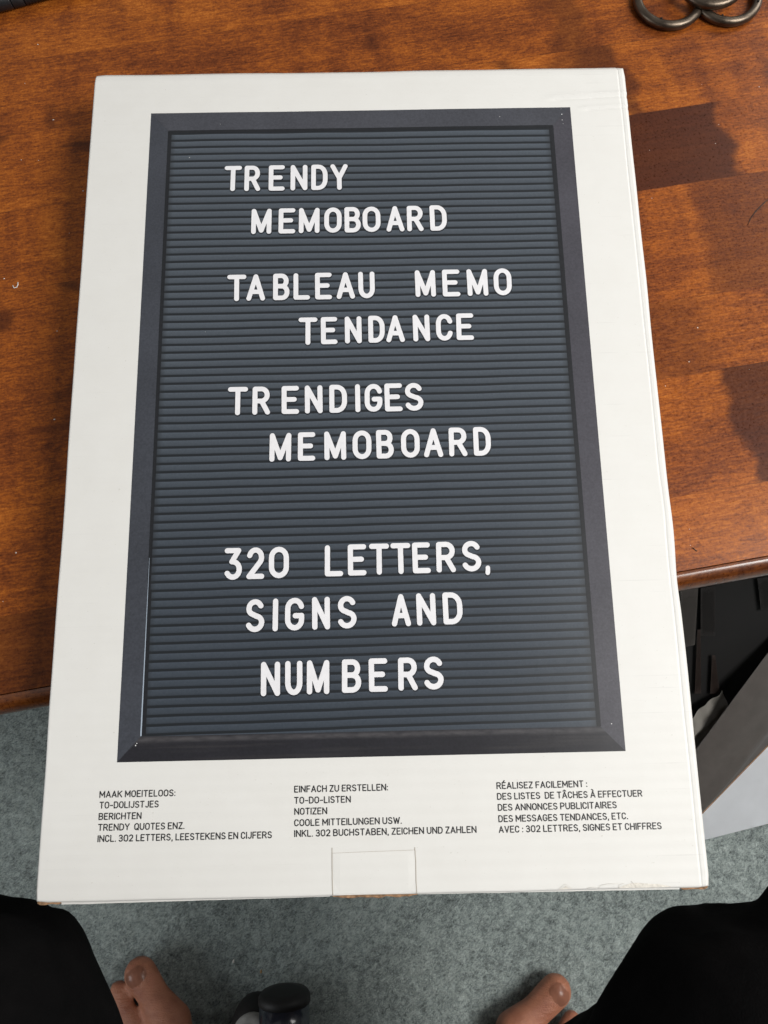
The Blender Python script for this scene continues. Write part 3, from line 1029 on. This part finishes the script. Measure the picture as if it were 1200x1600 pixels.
def ring_thing(loc, tilt, holes, label):
    e = empty('curtain_ring', loc)
    e.rotation_euler = tilt
    tag(e, label, 'curtain ring', 'bronze curtain rings')
    bm = bmesh.new()
    nM, nm = 72, 18
    rg = []
    for i in range(nM):
        a = 2 * pi * i / nM
        rg.append([bm.verts.new(((RMAJ + RMIN * cos(b)) * cos(a), (RMAJ + RMIN * cos(b)) * sin(a), RMIN * sin(b))) for b in (2 * pi * j / nm for j in range(nm))])
    for i in range(nM):
        for j in range(nm):
            bm.faces.new((rg[i][j], rg[(i + 1) % nM][j], rg[(i + 1) % nM][(j + 1) % nm], rg[i][(j + 1) % nm]))
    bmesh.ops.recalc_face_normals(bm, faces=bm.faces)
    obj('hoop', bm, M_BRONZE, e)
    for a, b in holes:
        bm = bmesh.new()
        bmesh.ops.create_uvsphere(bm, u_segments=12, v_segments=8, radius=0.00085)
        rr = RMAJ + RMIN * cos(b)
        obj('screw_hole', bm, M_HOLE, e, loc=(rr * cos(a) * 0.999, rr * sin(a) * 0.999, RMIN * sin(b)))
    return e


R0 = ZT + RMIN
ring_thing((0.2130, 0.3198, R0), (0, 0, 0), [(radians(247), radians(120))], 'bronze curtain ring lying flat, nearest the white box, one screw hole')
ring_thing((0.2535, 0.3222, R0), (0, 0, 0), [(radians(252), radians(140)), (radians(338), radians(95))], 'bronze curtain ring lying flat at the right, two screw holes')
ring_thing((0.2410, 0.3305, R0 + 0.0066), (radians(3), radians(-2), 0), [(radians(60), radians(90))], 'bronze curtain ring resting across the two flat ones')

pen = empty('pen', (0, 0, 0))
tag(pen, 'black pen with a ribbed grip lying at the back of the table', 'pen')
pa = Vector((-0.2478, 0.3162, 0)).lerp(Vector((-0.2047, 0.3287, 0)), 0)
ax = Vector((0.9605, 0.2783, 0)).normalized()
pn = Vector((-ax.y, ax.x, 0))
PR = 0.0058
p0 = pa + pn * PR + Vector((0, 0, ZT + PR))


def pp(s):
    return p0 + ax * s


bm = bmesh.new()
tube(bm, [pp(-0.075), pp(-0.074), pp(0.0105), pp(0.0115)], [0.0048, PR, PR, PR * 0.93], 24)
obj('barrel', bm, M_PEN, pen)
bm = bmesh.new()
pts, rr = [], []
tube(bm, [pp(0.0120), pp(0.0126), pp(0.0195), pp(0.0198)], [PR * 0.9, PR * 0.97, PR * 0.94, PR * 0.86], 24)
for i in range(60):
    pts.append(pp(0.0202 + i * 0.0007))
    rr.append(PR * (0.92 - 0.002 * i) - (0.0004 if i % 3 == 0 else 0.0))
tube(bm, pts, rr, 24)
obj('grip', bm, M_RUBBER, pen)
bm = bmesh.new()
tube(bm, [pp(0.0625), pp(0.074), pp(0.078)], [PR * 0.75, PR * 0.3, PR * 0.1], 20)
obj('tip', bm, M_PEN, pen)

# ------------------------------------------------------------------ small bits lying about


def strand(name, pts, r, mat, label, cat):
    bm = bmesh.new()
    tube(bm, pts, r, 6)
    return tag(obj(name, bm, mat), label, cat)


q = [at(x, y, ZT + 0.0004) for x, y in ((20, 446), (22, 450), (26, 449), (28, 445), (28, 441))]
strand('lint_curl', q, 0.00028, M_LINT, 'tiny curl of white lint on the wood left of the box', 'lint')
q = [at(x, y, ZT + 0.0003) for x, y in ((1204, 308), (1193, 318), (1181, 330), (1173, 341), (1168, 352))]
strand('hair_strand', q, [0.00012, 0.00030, 0.00030, 0.00022, 0.0001], M_HAIRSTRAND, 'thin dark hair on the table right of the box', 'hair')
q = [at(x, y, ZT + 0.0003) for x, y in ((1082, 856), (1085, 858), (1089, 861))]
strand('splinter', q, 0.00028, M_HAIRSTRAND, 'short dark splinter on the table above the right edge moulding', 'splinter')
random.seed(11)
spots = [(365, 1502, M_LINT, 'tiny pale crumb on the carpet above the castor, further from it'), (408, 1518, M_CRUMB, 'tiny orange crumb on the carpet just above the castor')]
for x, y, m, lb in spots:
    bm = bmesh.new()
    bmesh.ops.create_icosphere(bm, subdivisions=2, radius=0.0017)
    for v in bm.verts:
        v.co *= 1 + 0.4 * noise.noise(v.co * 900)
        v.co.x *= 0.6
    p = at(x, y, 0.0015)
    tag(obj('crumb', bm, m, loc=p), lb, 'crumb', 'crumbs on the carpet')

bm = bmesh.new()
for i in range(26):
    if i % 2:
        x, y = random.uniform(0, 135), random.uniform(60, 1060)
    else:
        x, y = random.uniform(1000, 1200), random.uniform(70, 860)
    p = at(x, y, ZT + 0.0001)
    if abs(p.x) < 0.167 and abs(p.y) < 0.24:
        continue
    r = random.choice((0.0001, 0.00012, 0.00016, 0.0002))
    a = random.random() * 3
    box(bm, p.x - r * (1 + a), p.x + r, p.y - r, p.y + r * (1 + random.random()), ZT + 0.00002, ZT + 0.0002)
tag(obj('dust', bm, M_LINT, smooth=False), 'scattered pale dust specks on the varnished table', 'dust', kind='stuff')

# ------------------------------------------------------------------ person: seated, seen from above (legs and bare feet in view)
person = empty('person', (0, -0.55, 0))
tag(person, 'seated person in black trousers with bare feet on the carpet below the box', 'person')
PO = Vector((0, -0.55, 0))
bm = bmesh.new()
NAILS = []


def foot(tip, base, tip2, base2, side):
    tip, base, tip2, base2 = (Vector(v) for v in (tip, base, tip2, base2))
    F = (base - tip).normalized() * -1
    Lt = Vector((-F.y, F.x, 0)) * side               # towards the little toe
    # big toe
    knuck = tip.lerp(base, 0.50) + Vector((0, 0, 0.000))
    roundcone(bm, tip, knuck, 0.0156, 0.0145)
    roundcone(bm, knuck, base, 0.0145, 0.0205)
    roundcone(bm, tip - F * 0.004 + Vector((0, 0, -0.002)), tip - F * 0.012, 0.0146, 0.0135)
    # toes two to five
    for i in range(4):
        t = tip2 + Lt * 0.0165 * i - F * (0.006 * i + 0.0035 * i * i * 0.5)
        b = base2 + Lt * 0.0175 * i - F * (0.003 * i)
        r = 0.0092 - 0.0006 * i
        k_ = t.lerp(b, 0.42) + Vector((0, 0, 0.006))
        roundcone(bm, t, k_, r, r * 0.92)
        roundcone(bm, k_, b + Vector((0, 0, 0.006)), r * 0.92, r * 1.25)
    # metatarsus to ankle and heel
    ank = base - F * 0.135 + Lt * 0.028 + Vector((0, 0, 0.060))
    heel = base - F * 0.175 + Lt * 0.028 + Vector((0, 0, 0.012))
    for i in range(5):
        b = base + Lt * 0.0185 * i - F * (0.004 + 0.006 * i)
        b.z = 0.017 if i else 0.020
        roundcone(bm, b, ank + Vector((0, 0, -0.012 - 0.004 * i)), 0.0175 - 0.001 * i, 0.027)
        roundcone(bm, b, heel + Vector((0, 0, 0.008)), 0.0150, 0.025)
    roundcone(bm, heel + Vector((0, 0, 0.012)), ank, 0.026, 0.034)
    NAILS.append((tip, base, F, Lt))
    return ank


lt, lb = at(219, 1521, 0.017), at(266, 1598, 0.021)
l2, l2b = at(186, 1547, 0.010), at(222, 1608, 0.014)
ankL = foot(lt, lb, l2, l2b, 1)
rt, rb = at(868, 1548, 0.017), at(806, 1612, 0.021)
r2, r2b = at(893, 1594, 0.009), at(850, 1644, 0.012)
ankR = foot(rt, rb, r2, r2b, -1)
kneeL, kneeR = Vector((-0.215, -0.325, 0.435)), Vector((0.188, -0.335, 0.435))
hipL, hipR = Vector((-0.095, -0.74, 0.49)), Vector((0.085, -0.74, 0.49))
for an, kn, hp in ((ankL, kneeL, hipL), (ankR, kneeR, hipR)):
    roundcone(bm, an, an.lerp(kn, 0.6) + Vector((0, -0.012, 0)), 0.036, 0.05)
    roundcone(bm, an.lerp(kn, 0.6) + Vector((0, -0.012, 0)), kn + Vector((0, -0.02, -0.01)), 0.05, 0.05)
    roundcone(bm, kn + Vector((0, -0.02, -0.01)), hp, 0.048, 0.075)
roundcone(bm, hipL, hipR, 0.095, 0.095)
sh = Vector((-0.005, -0.80, 0.93))
roundcone(bm, Vector((-0.005, -0.75, 0.52)), Vector((-0.005, -0.79, 0.80)), 0.115, 0.12)
roundcone(bm, sh + Vector((-0.13, 0, 0)), sh + Vector((0.13, 0, 0)), 0.065, 0.065)
roundcone(bm, sh, sh + Vector((0, 0.05, 0.15)), 0.055, 0.05)
hd = sh + Vector((0, 0.075, 0.235))
roundcone(bm, hd + Vector((0, -0.01, 0.02)), hd + Vector((0, 0.03, -0.05)), 0.085, 0.055)
roundcone(bm, hd + Vector((0, 0.09, -0.01)), hd + Vector((0, 0.10, -0.03)), 0.010, 0.012)
for s_ in (-1, 1):
    S = sh + Vector((0.165 * s_, 0, -0.01))
    E_ = Vector((-0.005 + 0.25 * s_, -0.80, 0.66))
    Hd = Vector((-0.005 + 0.185 * s_, -0.60, 0.565))
    roundcone(bm, S, E_, 0.05, 0.038)
    roundcone(bm, E_, Hd, 0.038, 0.026)
    roundcone(bm, Hd, Hd + Vector((-0.02 * s_, 0.07, 0.0)), 0.026, 0.028)
    for j in range(4):
        b = Hd + Vector((-0.03 * s_ + 0.019 * (j - 1.0) * s_, 0.085 - 0.004 * abs(j - 1.5), 0.0))
        roundcone(bm, b, b + Vector((0, 0.045, -0.002)), 0.010, 0.009)
        roundcone(bm, b + Vector((0, 0.045, -0.002)), b + Vector((0, 0.078 - 0.006 * abs(j - 1.5), -0.018)), 0.009, 0.0078)
    b = Hd + Vector((-0.035 * s_, 0.03, 0))
    roundcone(bm, b, b + Vector((-0.035 * s_, 0.05, 0.0)), 0.012, 0.0095)
for v in bm.verts:
    v.co -= PO
body = remeshed('body', bm, 0.0032, 3, M_SKIN, person)

# toenails follow the toe's upper surface
for tip, base, F, Lt in NAILS:
    bm = bmesh.new()
    n = 14
    up = Vector((0, 0, 1))
    axis_ = (base - tip).normalized()
    out = (up - axis_ * up.dot(axis_)).normalized()
    side = axis_.cross(out)
    rows = []
    for i in range(n + 1):
        t = i / n
        s_ = -0.0085 + 0.0165 * t                     # along the toe, from the free edge back
        row = []
        hw = 0.80 * (1 - 0.25 * (2 * t - 1) ** 4) * (1 if t > 0.12 else 0.86 + t)
        for j in range(n + 1):
            a = (2 * j / n - 1) * hw
            rad = 0.01535 + 0.0004 - 0.0009 * (2 * t - 1) ** 2 - 0.0006 * abs(2 * j / n - 1) ** 4
            if s_ < 0:
                rad *= sqrt(max(0.05, 1 - (s_ / 0.0165) ** 2))
            p = tip + axis_ * s_ + (out * cos(a) + side * sin(a)) * rad
            row.append(bm.verts.new(p - PO))
        rows.append(row)
    for a, b in zip(rows, rows[1:]):
        for j in range(n):
            bm.faces.new((a[j], a[j + 1], b[j + 1], b[j]))
    bmesh.ops.solidify(bm, geom=list(bm.faces), thickness=0.0006)
    bmesh.ops.recalc_face_normals(bm, faces=bm.faces)
    obj('toenail', bm, M_NAIL, person)


def loft(bm, rings_def, n=40, ex=2.5):
    """closed loft along Y through (cx, y, cz, half width, half height)"""
    rings = []
    for cx, y, cz, a, b in rings_def:
        r = []
        for i in range(n):
            t = 2 * pi * i / n
            cxx = math.copysign(abs(cos(t)) ** (2 / ex), cos(t))
            szz = math.copysign(abs(sin(t)) ** (2 / ex), sin(t))
            r.append(bm.verts.new((cx + a * cxx, y, cz + b * szz)))
        rings.append(r)
    for p, q_ in zip(rings, rings[1:]):
        for i in range(n):
            bm.faces.new((p[i], p[(i + 1) % n], q_[(i + 1) % n], q_[i]))
    bm.faces.new(list(reversed(rings[0])))
    bm.faces.new(rings[-1])


bm = bmesh.new()
loft(bm, [(-0.10, -0.76, 0.495, 0.09, 0.085), (-0.116, -0.66, 0.485, 0.10, 0.085), (-0.156, -0.50, 0.463, 0.094, 0.075), (-0.190, -0.38, 0.450, 0.091, 0.070),
          (-0.211, -0.309, 0.442, 0.087, 0.068), (-0.220, -0.282, 0.440, 0.082, 0.066), (-0.225, -0.262, 0.438, 0.077, 0.062), (-0.229, -0.250, 0.436, 0.070, 0.052), (-0.230, -0.244, 0.434, 0.056, 0.036)])
loft(bm, [(0.09, -0.76, 0.495, 0.09, 0.085), (0.106, -0.66, 0.485, 0.10, 0.085), (0.135, -0.50, 0.463, 0.098, 0.075), (0.162, -0.38, 0.450, 0.093, 0.070),
          (0.184, -0.322, 0.442, 0.088, 0.068), (0.198, -0.294, 0.440, 0.083, 0.066), (0.208, -0.274, 0.438, 0.078, 0.062), (0.214, -0.262, 0.436, 0.072, 0.052), (0.217, -0.256, 0.434, 0.060, 0.036)])
roundcone(bm, (0.212, -0.296, 0.438), (0.30, -0.220, 0.43), 0.045, 0.047)
roundcone(bm, hipL, hipR, 0.105, 0.105)
roundcone(bm, Vector((-0.005, -0.75, 0.50)), Vector((-0.005, -0.77, 0.58)), 0.125, 0.125)
for an, kn in ((ankL, Vector((-0.220, -0.320, 0.43))), (ankR, Vector((0.200, -0.330, 0.43)))):
    roundcone(bm, kn, an.lerp(kn, 0.22), 0.066, 0.066)
for v in bm.verts:
    v.co -= PO
trs = remeshed('trousers', bm, 0.006, 4, M_TROUSER, person)
nrms = [v.normal.copy() for v in trs.data.vertices]
for v, nr in zip(trs.data.vertices, nrms):
    p = v.co.copy()
    d = 0.0035 * noise.noise(Vector((p.x * 22 + p.y * 9, p.y * 16, p.z * 22))) + 0.0022 * noise.noise(Vector((p.x * 55, p.y * 26 + p.x * 40, p.z * 40)))
    v.co = p + nr * d
# raised side seam over the right thigh
bm = bmesh.new()
q = [at(x, y, z) for x, y, z in ((1230, 1362, 0.5065), (1160, 1398, 0.5105), (1095, 1442, 0.5115), (1040, 1490, 0.5115), (975, 1556, 0.511), (915, 1625, 0.509))]
pts = []
for a, b in zip(q, q[1:]):
    for i in range(6):
        pts.append(a.lerp(b, i / 6))
pts.append(q[-1])
from mathutils.bvhtree import BVHTree
bvh = BVHTree.FromPolygons([v.co + PO for v in trs.data.vertices], [tuple(p.vertices) for p in trs.data.polygons])
pts2 = []
for p in pts:
    h = bvh.ray_cast(Vector((p.x, p.y, 0.8)), Vector((0, 0, -1)))
    if h[0] is not None:
        pts2.append(h[0] - PO + Vector((0, 0, 0.0004)))
if len(pts2) > 3:
    tube(bm, pts2, 0.0011, 6)
    obj('trouser_seam', bm, simple('seam_thread', (0.012, 0.011, 0.011), 0.9), person)
else:
    bm.free()

bm = bmesh.new()
roundcone(bm, Vector((-0.005, -0.755, 0.56)), Vector((-0.005, -0.79, 0.80)), 0.132, 0.134)
roundcone(bm, sh + Vector((-0.135, 0, 0)), sh + Vector((0.135, 0, 0)), 0.073, 0.073)
for s_ in (-1, 1):
    S = sh + Vector((0.165 * s_, 0, -0.01))
    E_ = Vector((-0.005 + 0.25 * s_, -0.80, 0.66))
    roundcone(bm, S, S.lerp(E_, 0.6), 0.062, 0.058)
for v in bm.verts:
    v.co -= PO
remeshed('shirt', bm, 0.008, 3, M_SHIRT, person)
bm = bmesh.new()
roundcone(bm, hd + Vector((0, -0.025, 0.035)), hd + Vector((0, -0.035, -0.02)), 0.088, 0.075)
for v in bm.verts:
    v.co -= PO
remeshed('hair', bm, 0.008, 2, M_HAIR, person)

# ------------------------------------------------------------------ office chair: star base whose front castor shows between the feet
cpos = at(432, 1562, 0.05)
chair = empty('office_chair', (-0.085, -0.76, 0))
tag(chair, 'office chair base with a black capped leg and grey wheeled castor between the feet', 'chair')
CO = Vector((-0.085, -0.76, 0))
tipc = at(444, 1547, 0.074)
dirc = Vector((tipc.x - CO.x, tipc.y - CO.y, 0)).normalized()
ang0 = math.atan2(dirc.y, dirc.x)
Rb = (Vector((tipc.x, tipc.y, 0)) - CO).length


def chair_leg(a):
    d = Vector((cos(a), sin(a), 0))
    s_ = Vector((-sin(a), cos(a), 0))
    pts, rr = [], []
    for i in range(15):
        t = i / 14
        pts.append(d * (0.02 + (Rb - 0.03) * t) + Vector((0, 0, 0.100 - 0.028 * t)))
        rr.append(0.0245 - 0.0015 * t)
    bm = bmesh.new()
    tube(bm, pts, rr, 28)
    leg = obj('leg', bm, M_BLUEBLACK, chair)
    bm = bmesh.new()
    e0 = d * (Rb - 0.0115) + Vector((0, 0, 0.0717))
    tube(bm, [e0, e0 + d * 0.001, e0 + d * 0.006, e0 + d * 0.0095, e0 + d * 0.011], [0.0225, 0.0240, 0.0240, 0.0215, 0.013], 28)
    obj('end_cap', bm, M_BLACKCAP, chair)
    # castor beside the end: black hood with a grey horseshoe band, dark wheels under it
    cen = d * (Rb - 0.052) + s_ * 0.0335
    bm = bmesh.new()
    bmesh.ops.create_uvsphere(bm, u_segments=32, v_segments=18, radius=1)
    for v in bm.verts:
        zc = max(v.co.z, -0.1)
        v.co = cen + d * (v.co.x * 0.033) + s_ * (v.co.y * 0.0245) + Vector((0, 0, 0.022 + 0.032 * zc))
    tube(bm, [cen + Vector((0, 0, 0.045)) - d * 0.004, d * (Rb - 0.03) + Vector((0, 0, 0.070))], 0.008, 12)
    cast = obj('castor', bm, M_BLACKCAP, chair)
    bm = bmesh.new()
    pts = []
    for i in range(25):
        t = radians(-62 + 304 * i / 24 - 90 + 28)
        x_, y_ = 0.003 + 0.0165 * sin(t + pi / 2), 0.0142 * cos(t + pi / 2)
        zz = 0.022 + 0.032 * sqrt(max(0.05, 1 - (x_ / 0.033) ** 2 - (y_ / 0.0245) ** 2))
        pts.append(cen + d * x_ + s_ * y_ + Vector((0, 0, zz)))
    tube(bm, pts, [0.003] + [0.0055] * 23 + [0.003], 14)
    obj('grey_band', bm, M_TYRE, cast)
    for off in (-0.011, 0.011):
        bm = bmesh.new()
        c0 = cen + s_ * off + Vector((0, 0, 0.0205))
        tube(bm, [c0 - s_ * 0.007, c0 - s_ * 0.006, c0 + s_ * 0.006, c0 + s_ * 0.007], [0.018, 0.0205, 0.0205, 0.018], 28)
        obj('wheel', bm, M_RUBBER, cast)


for i in range(5):
    chair_leg(ang0 + 2 * pi * i / 5)
bm = bmesh.new()
tube(bm, [(0, 0, 0.07), (0, 0, 0.13), (0, 0, 0.131), (0, 0, 0.33)], [0.042, 0.042, 0.024, 0.024], 28)
obj('column', bm, M_BLACKCAP, chair)
bm = bmesh.new()
box(bm, -0.22, 0.24, -0.25, 0.20, 0.33, 0.395, 0.025)
obj('seat', bm, M_RUBBER, chair)

# ------------------------------------------------------------------ right: open white carton with a grey flap, stuff in the dark beneath the table


def panel(name, quad, mat, parent, thick=0.002, n=20, curve=None, smooth=True):
    bl, br, tr, tl = [Vector(q) for q in quad]
    bm = bmesh.new()
    nrm = (br - bl).cross(tl - bl).normalized()
    vs = []
    for j in range(n + 1):
        t = j / n
        r = []
        for i in range(n + 1):
            s = i / n
            p = (bl * (1 - s) + br * s) * (1 - t) + (tl * (1 - s) + tr * s) * t
            if curve:
                p = p + nrm * curve(s, t)
            r.append(bm.verts.new(p))
        vs.append(r)
    for j in range(n):
        for i in range(n):
            bm.faces.new((vs[j][i], vs[j][i + 1], vs[j + 1][i + 1], vs[j + 1][i]))
    bmesh.ops.solidify(bm, geom=list(bm.faces), thickness=thick)
    bmesh.ops.recalc_face_normals(bm, faces=bm.faces)
    return obj(name, bm, mat, parent, smooth)


wc = empty('open_carton', (0, 0, 0))
tag(wc, 'open white carton with grey lined flap, on the carpet right of the big box', 'carton')
A0, A1 = at(1040, 1328, 0.0), at(1330, 1254, 0.0)
B0, B1 = at(1040, 1328, 0.004), at(1330, 1030, 0.055)
panel('front_panel', (A0, A1, B1, B0), M_WHITECARTON, wc, 0.002, 20)
C0, C1 = at(1040, 1235, 0.06), at(1330, 845, 0.20)
panel('flap', (B0 + Vector((0.0005, 0.0005, 0.001)), B1 + Vector((0.0005, 0.0005, 0.001)), C1, C0), M_GREYBOARD, wc, 0.0018, 26,
      curve=lambda s, t: 0.012 * sin(pi * t) * (1 - 0.6 * s) + 0.006 * g(t - 0.35, 0.12) * g(s - 0.3, 0.3))
bm = bmesh.new()
pts = [B0.lerp(B1, i / 30) + Vector((0, 0, 0.0006)) for i in range(31)]
tube(bm, pts, 0.0011, 8)
obj('raw_board_edge', bm, M_KRAFT, wc)
# other walls, mostly out of sight
D1 = A1 + Vector((0.05, 0.24, 0))
panel('side_panel', (A1, D1, D1 + Vector((0, 0, 0.24)), B1), M_WHITECARTON, wc, 0.002, 6)

bm = bmesh.new()
cpts = [(1096, 1112, 0.13, 0.028), (1118, 1098, 0.135, 0.020), (1085, 1150, 0.10, 0.03), (1072, 1100, 0.12, 0.02)]


def crumple(px, py, z, sx, sy, sz, rz, seed, label):
    bm = bmesh.new()
    bmesh.ops.create_icosphere(bm, subdivisions=4, radius=1)
    for v in bm.verts:
        d = noise.cell(v.co * 2.2 + Vector((seed, 0, 0))) * 0.12 + noise.noise(v.co * 1.7 + Vector((seed, 3, 0))) * 0.35
        v.co *= 1 + d
        v.co = Vector((v.co.x * sx, v.co.y * sy, v.co.z * sz))
    o = obj('crumpled_paper', bm, M_PAPER, loc=at(px, py, z))
    o.rotation_euler = (0.2, 0.3, rz)
    tag(o, label, 'paper', 'packing paper beside the box')
    return o


bm.free()
# folded sheets of packing paper between box and flap
pp_ = empty('packing_paper', (0, 0, 0))
tag(pp_, 'crumpled pale packing paper in the shade between white box and grey flap', 'paper')
panel('sheet', (at(1060, 1190, 0.05), at(1128, 1120, 0.07), at(1128, 1078, 0.10), at(1060, 1140, 0.09)), M_PAPER, pp_, 0.001, 20,
      curve=lambda s, t: 0.008 * sin(pi * t) + 0.003 * noise.noise(Vector((s * 5, t * 5, 1))))
panel('sheet', (at(1050, 1260, 0.03), at(1130, 1150, 0.045), at(1150, 1110, 0.05), at(1050, 1165, 0.05)), M_PAPER, pp_, 0.001, 20,
      curve=lambda s, t: 0.004 * sin(2 * pi * t + s) + 0.002 * noise.noise(Vector((s * 6, t * 4, 7))))
panel('sheet', (at(1040, 1130, 0.06), at(1104, 1100, 0.065), at(1085, 1062, 0.07), at(1030, 1030, 0.08)), M_PAPER, pp_, 0.001, 14,
      curve=lambda s, t: 0.004 * sin(3 * t + 2 * s))

# near-black solid added to stand for the darkness here, with dim strips on it
case = empty('shade_block', (0, 0, 0))
tag(case, 'near black block made up to stand for the dark gap by the right part of the table edge', 'case')
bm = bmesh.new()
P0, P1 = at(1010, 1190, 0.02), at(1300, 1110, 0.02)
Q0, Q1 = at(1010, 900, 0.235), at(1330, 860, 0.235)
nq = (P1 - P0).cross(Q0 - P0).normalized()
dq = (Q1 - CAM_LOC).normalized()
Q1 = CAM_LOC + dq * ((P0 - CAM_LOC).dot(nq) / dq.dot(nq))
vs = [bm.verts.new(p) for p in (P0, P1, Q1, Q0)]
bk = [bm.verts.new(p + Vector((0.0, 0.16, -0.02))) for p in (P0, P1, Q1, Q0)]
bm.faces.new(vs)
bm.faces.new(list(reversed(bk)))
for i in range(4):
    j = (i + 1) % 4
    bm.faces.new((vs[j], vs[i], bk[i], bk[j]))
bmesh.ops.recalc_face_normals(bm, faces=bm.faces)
obj('shade_body', bm, M_SHADEFILL, case, smooth=False)


def on_shade(px, py, lift=0.003):
    n_ = (P1 - P0).cross(Q0 - P0).normalized()
    if n_.dot(CAM_LOC - P0) < 0:
        n_ = -n_
    d = (at(px, py, 0.0) - CAM_LOC).normalized()
    t = (P0 - CAM_LOC).dot(n_) / d.dot(n_)
    return CAM_LOC + d * t + n_ * lift


def strip(name, pts, mat):
    panel(name, [on_shade(x, y) for x, y in pts], mat, case, 0.002, 6)


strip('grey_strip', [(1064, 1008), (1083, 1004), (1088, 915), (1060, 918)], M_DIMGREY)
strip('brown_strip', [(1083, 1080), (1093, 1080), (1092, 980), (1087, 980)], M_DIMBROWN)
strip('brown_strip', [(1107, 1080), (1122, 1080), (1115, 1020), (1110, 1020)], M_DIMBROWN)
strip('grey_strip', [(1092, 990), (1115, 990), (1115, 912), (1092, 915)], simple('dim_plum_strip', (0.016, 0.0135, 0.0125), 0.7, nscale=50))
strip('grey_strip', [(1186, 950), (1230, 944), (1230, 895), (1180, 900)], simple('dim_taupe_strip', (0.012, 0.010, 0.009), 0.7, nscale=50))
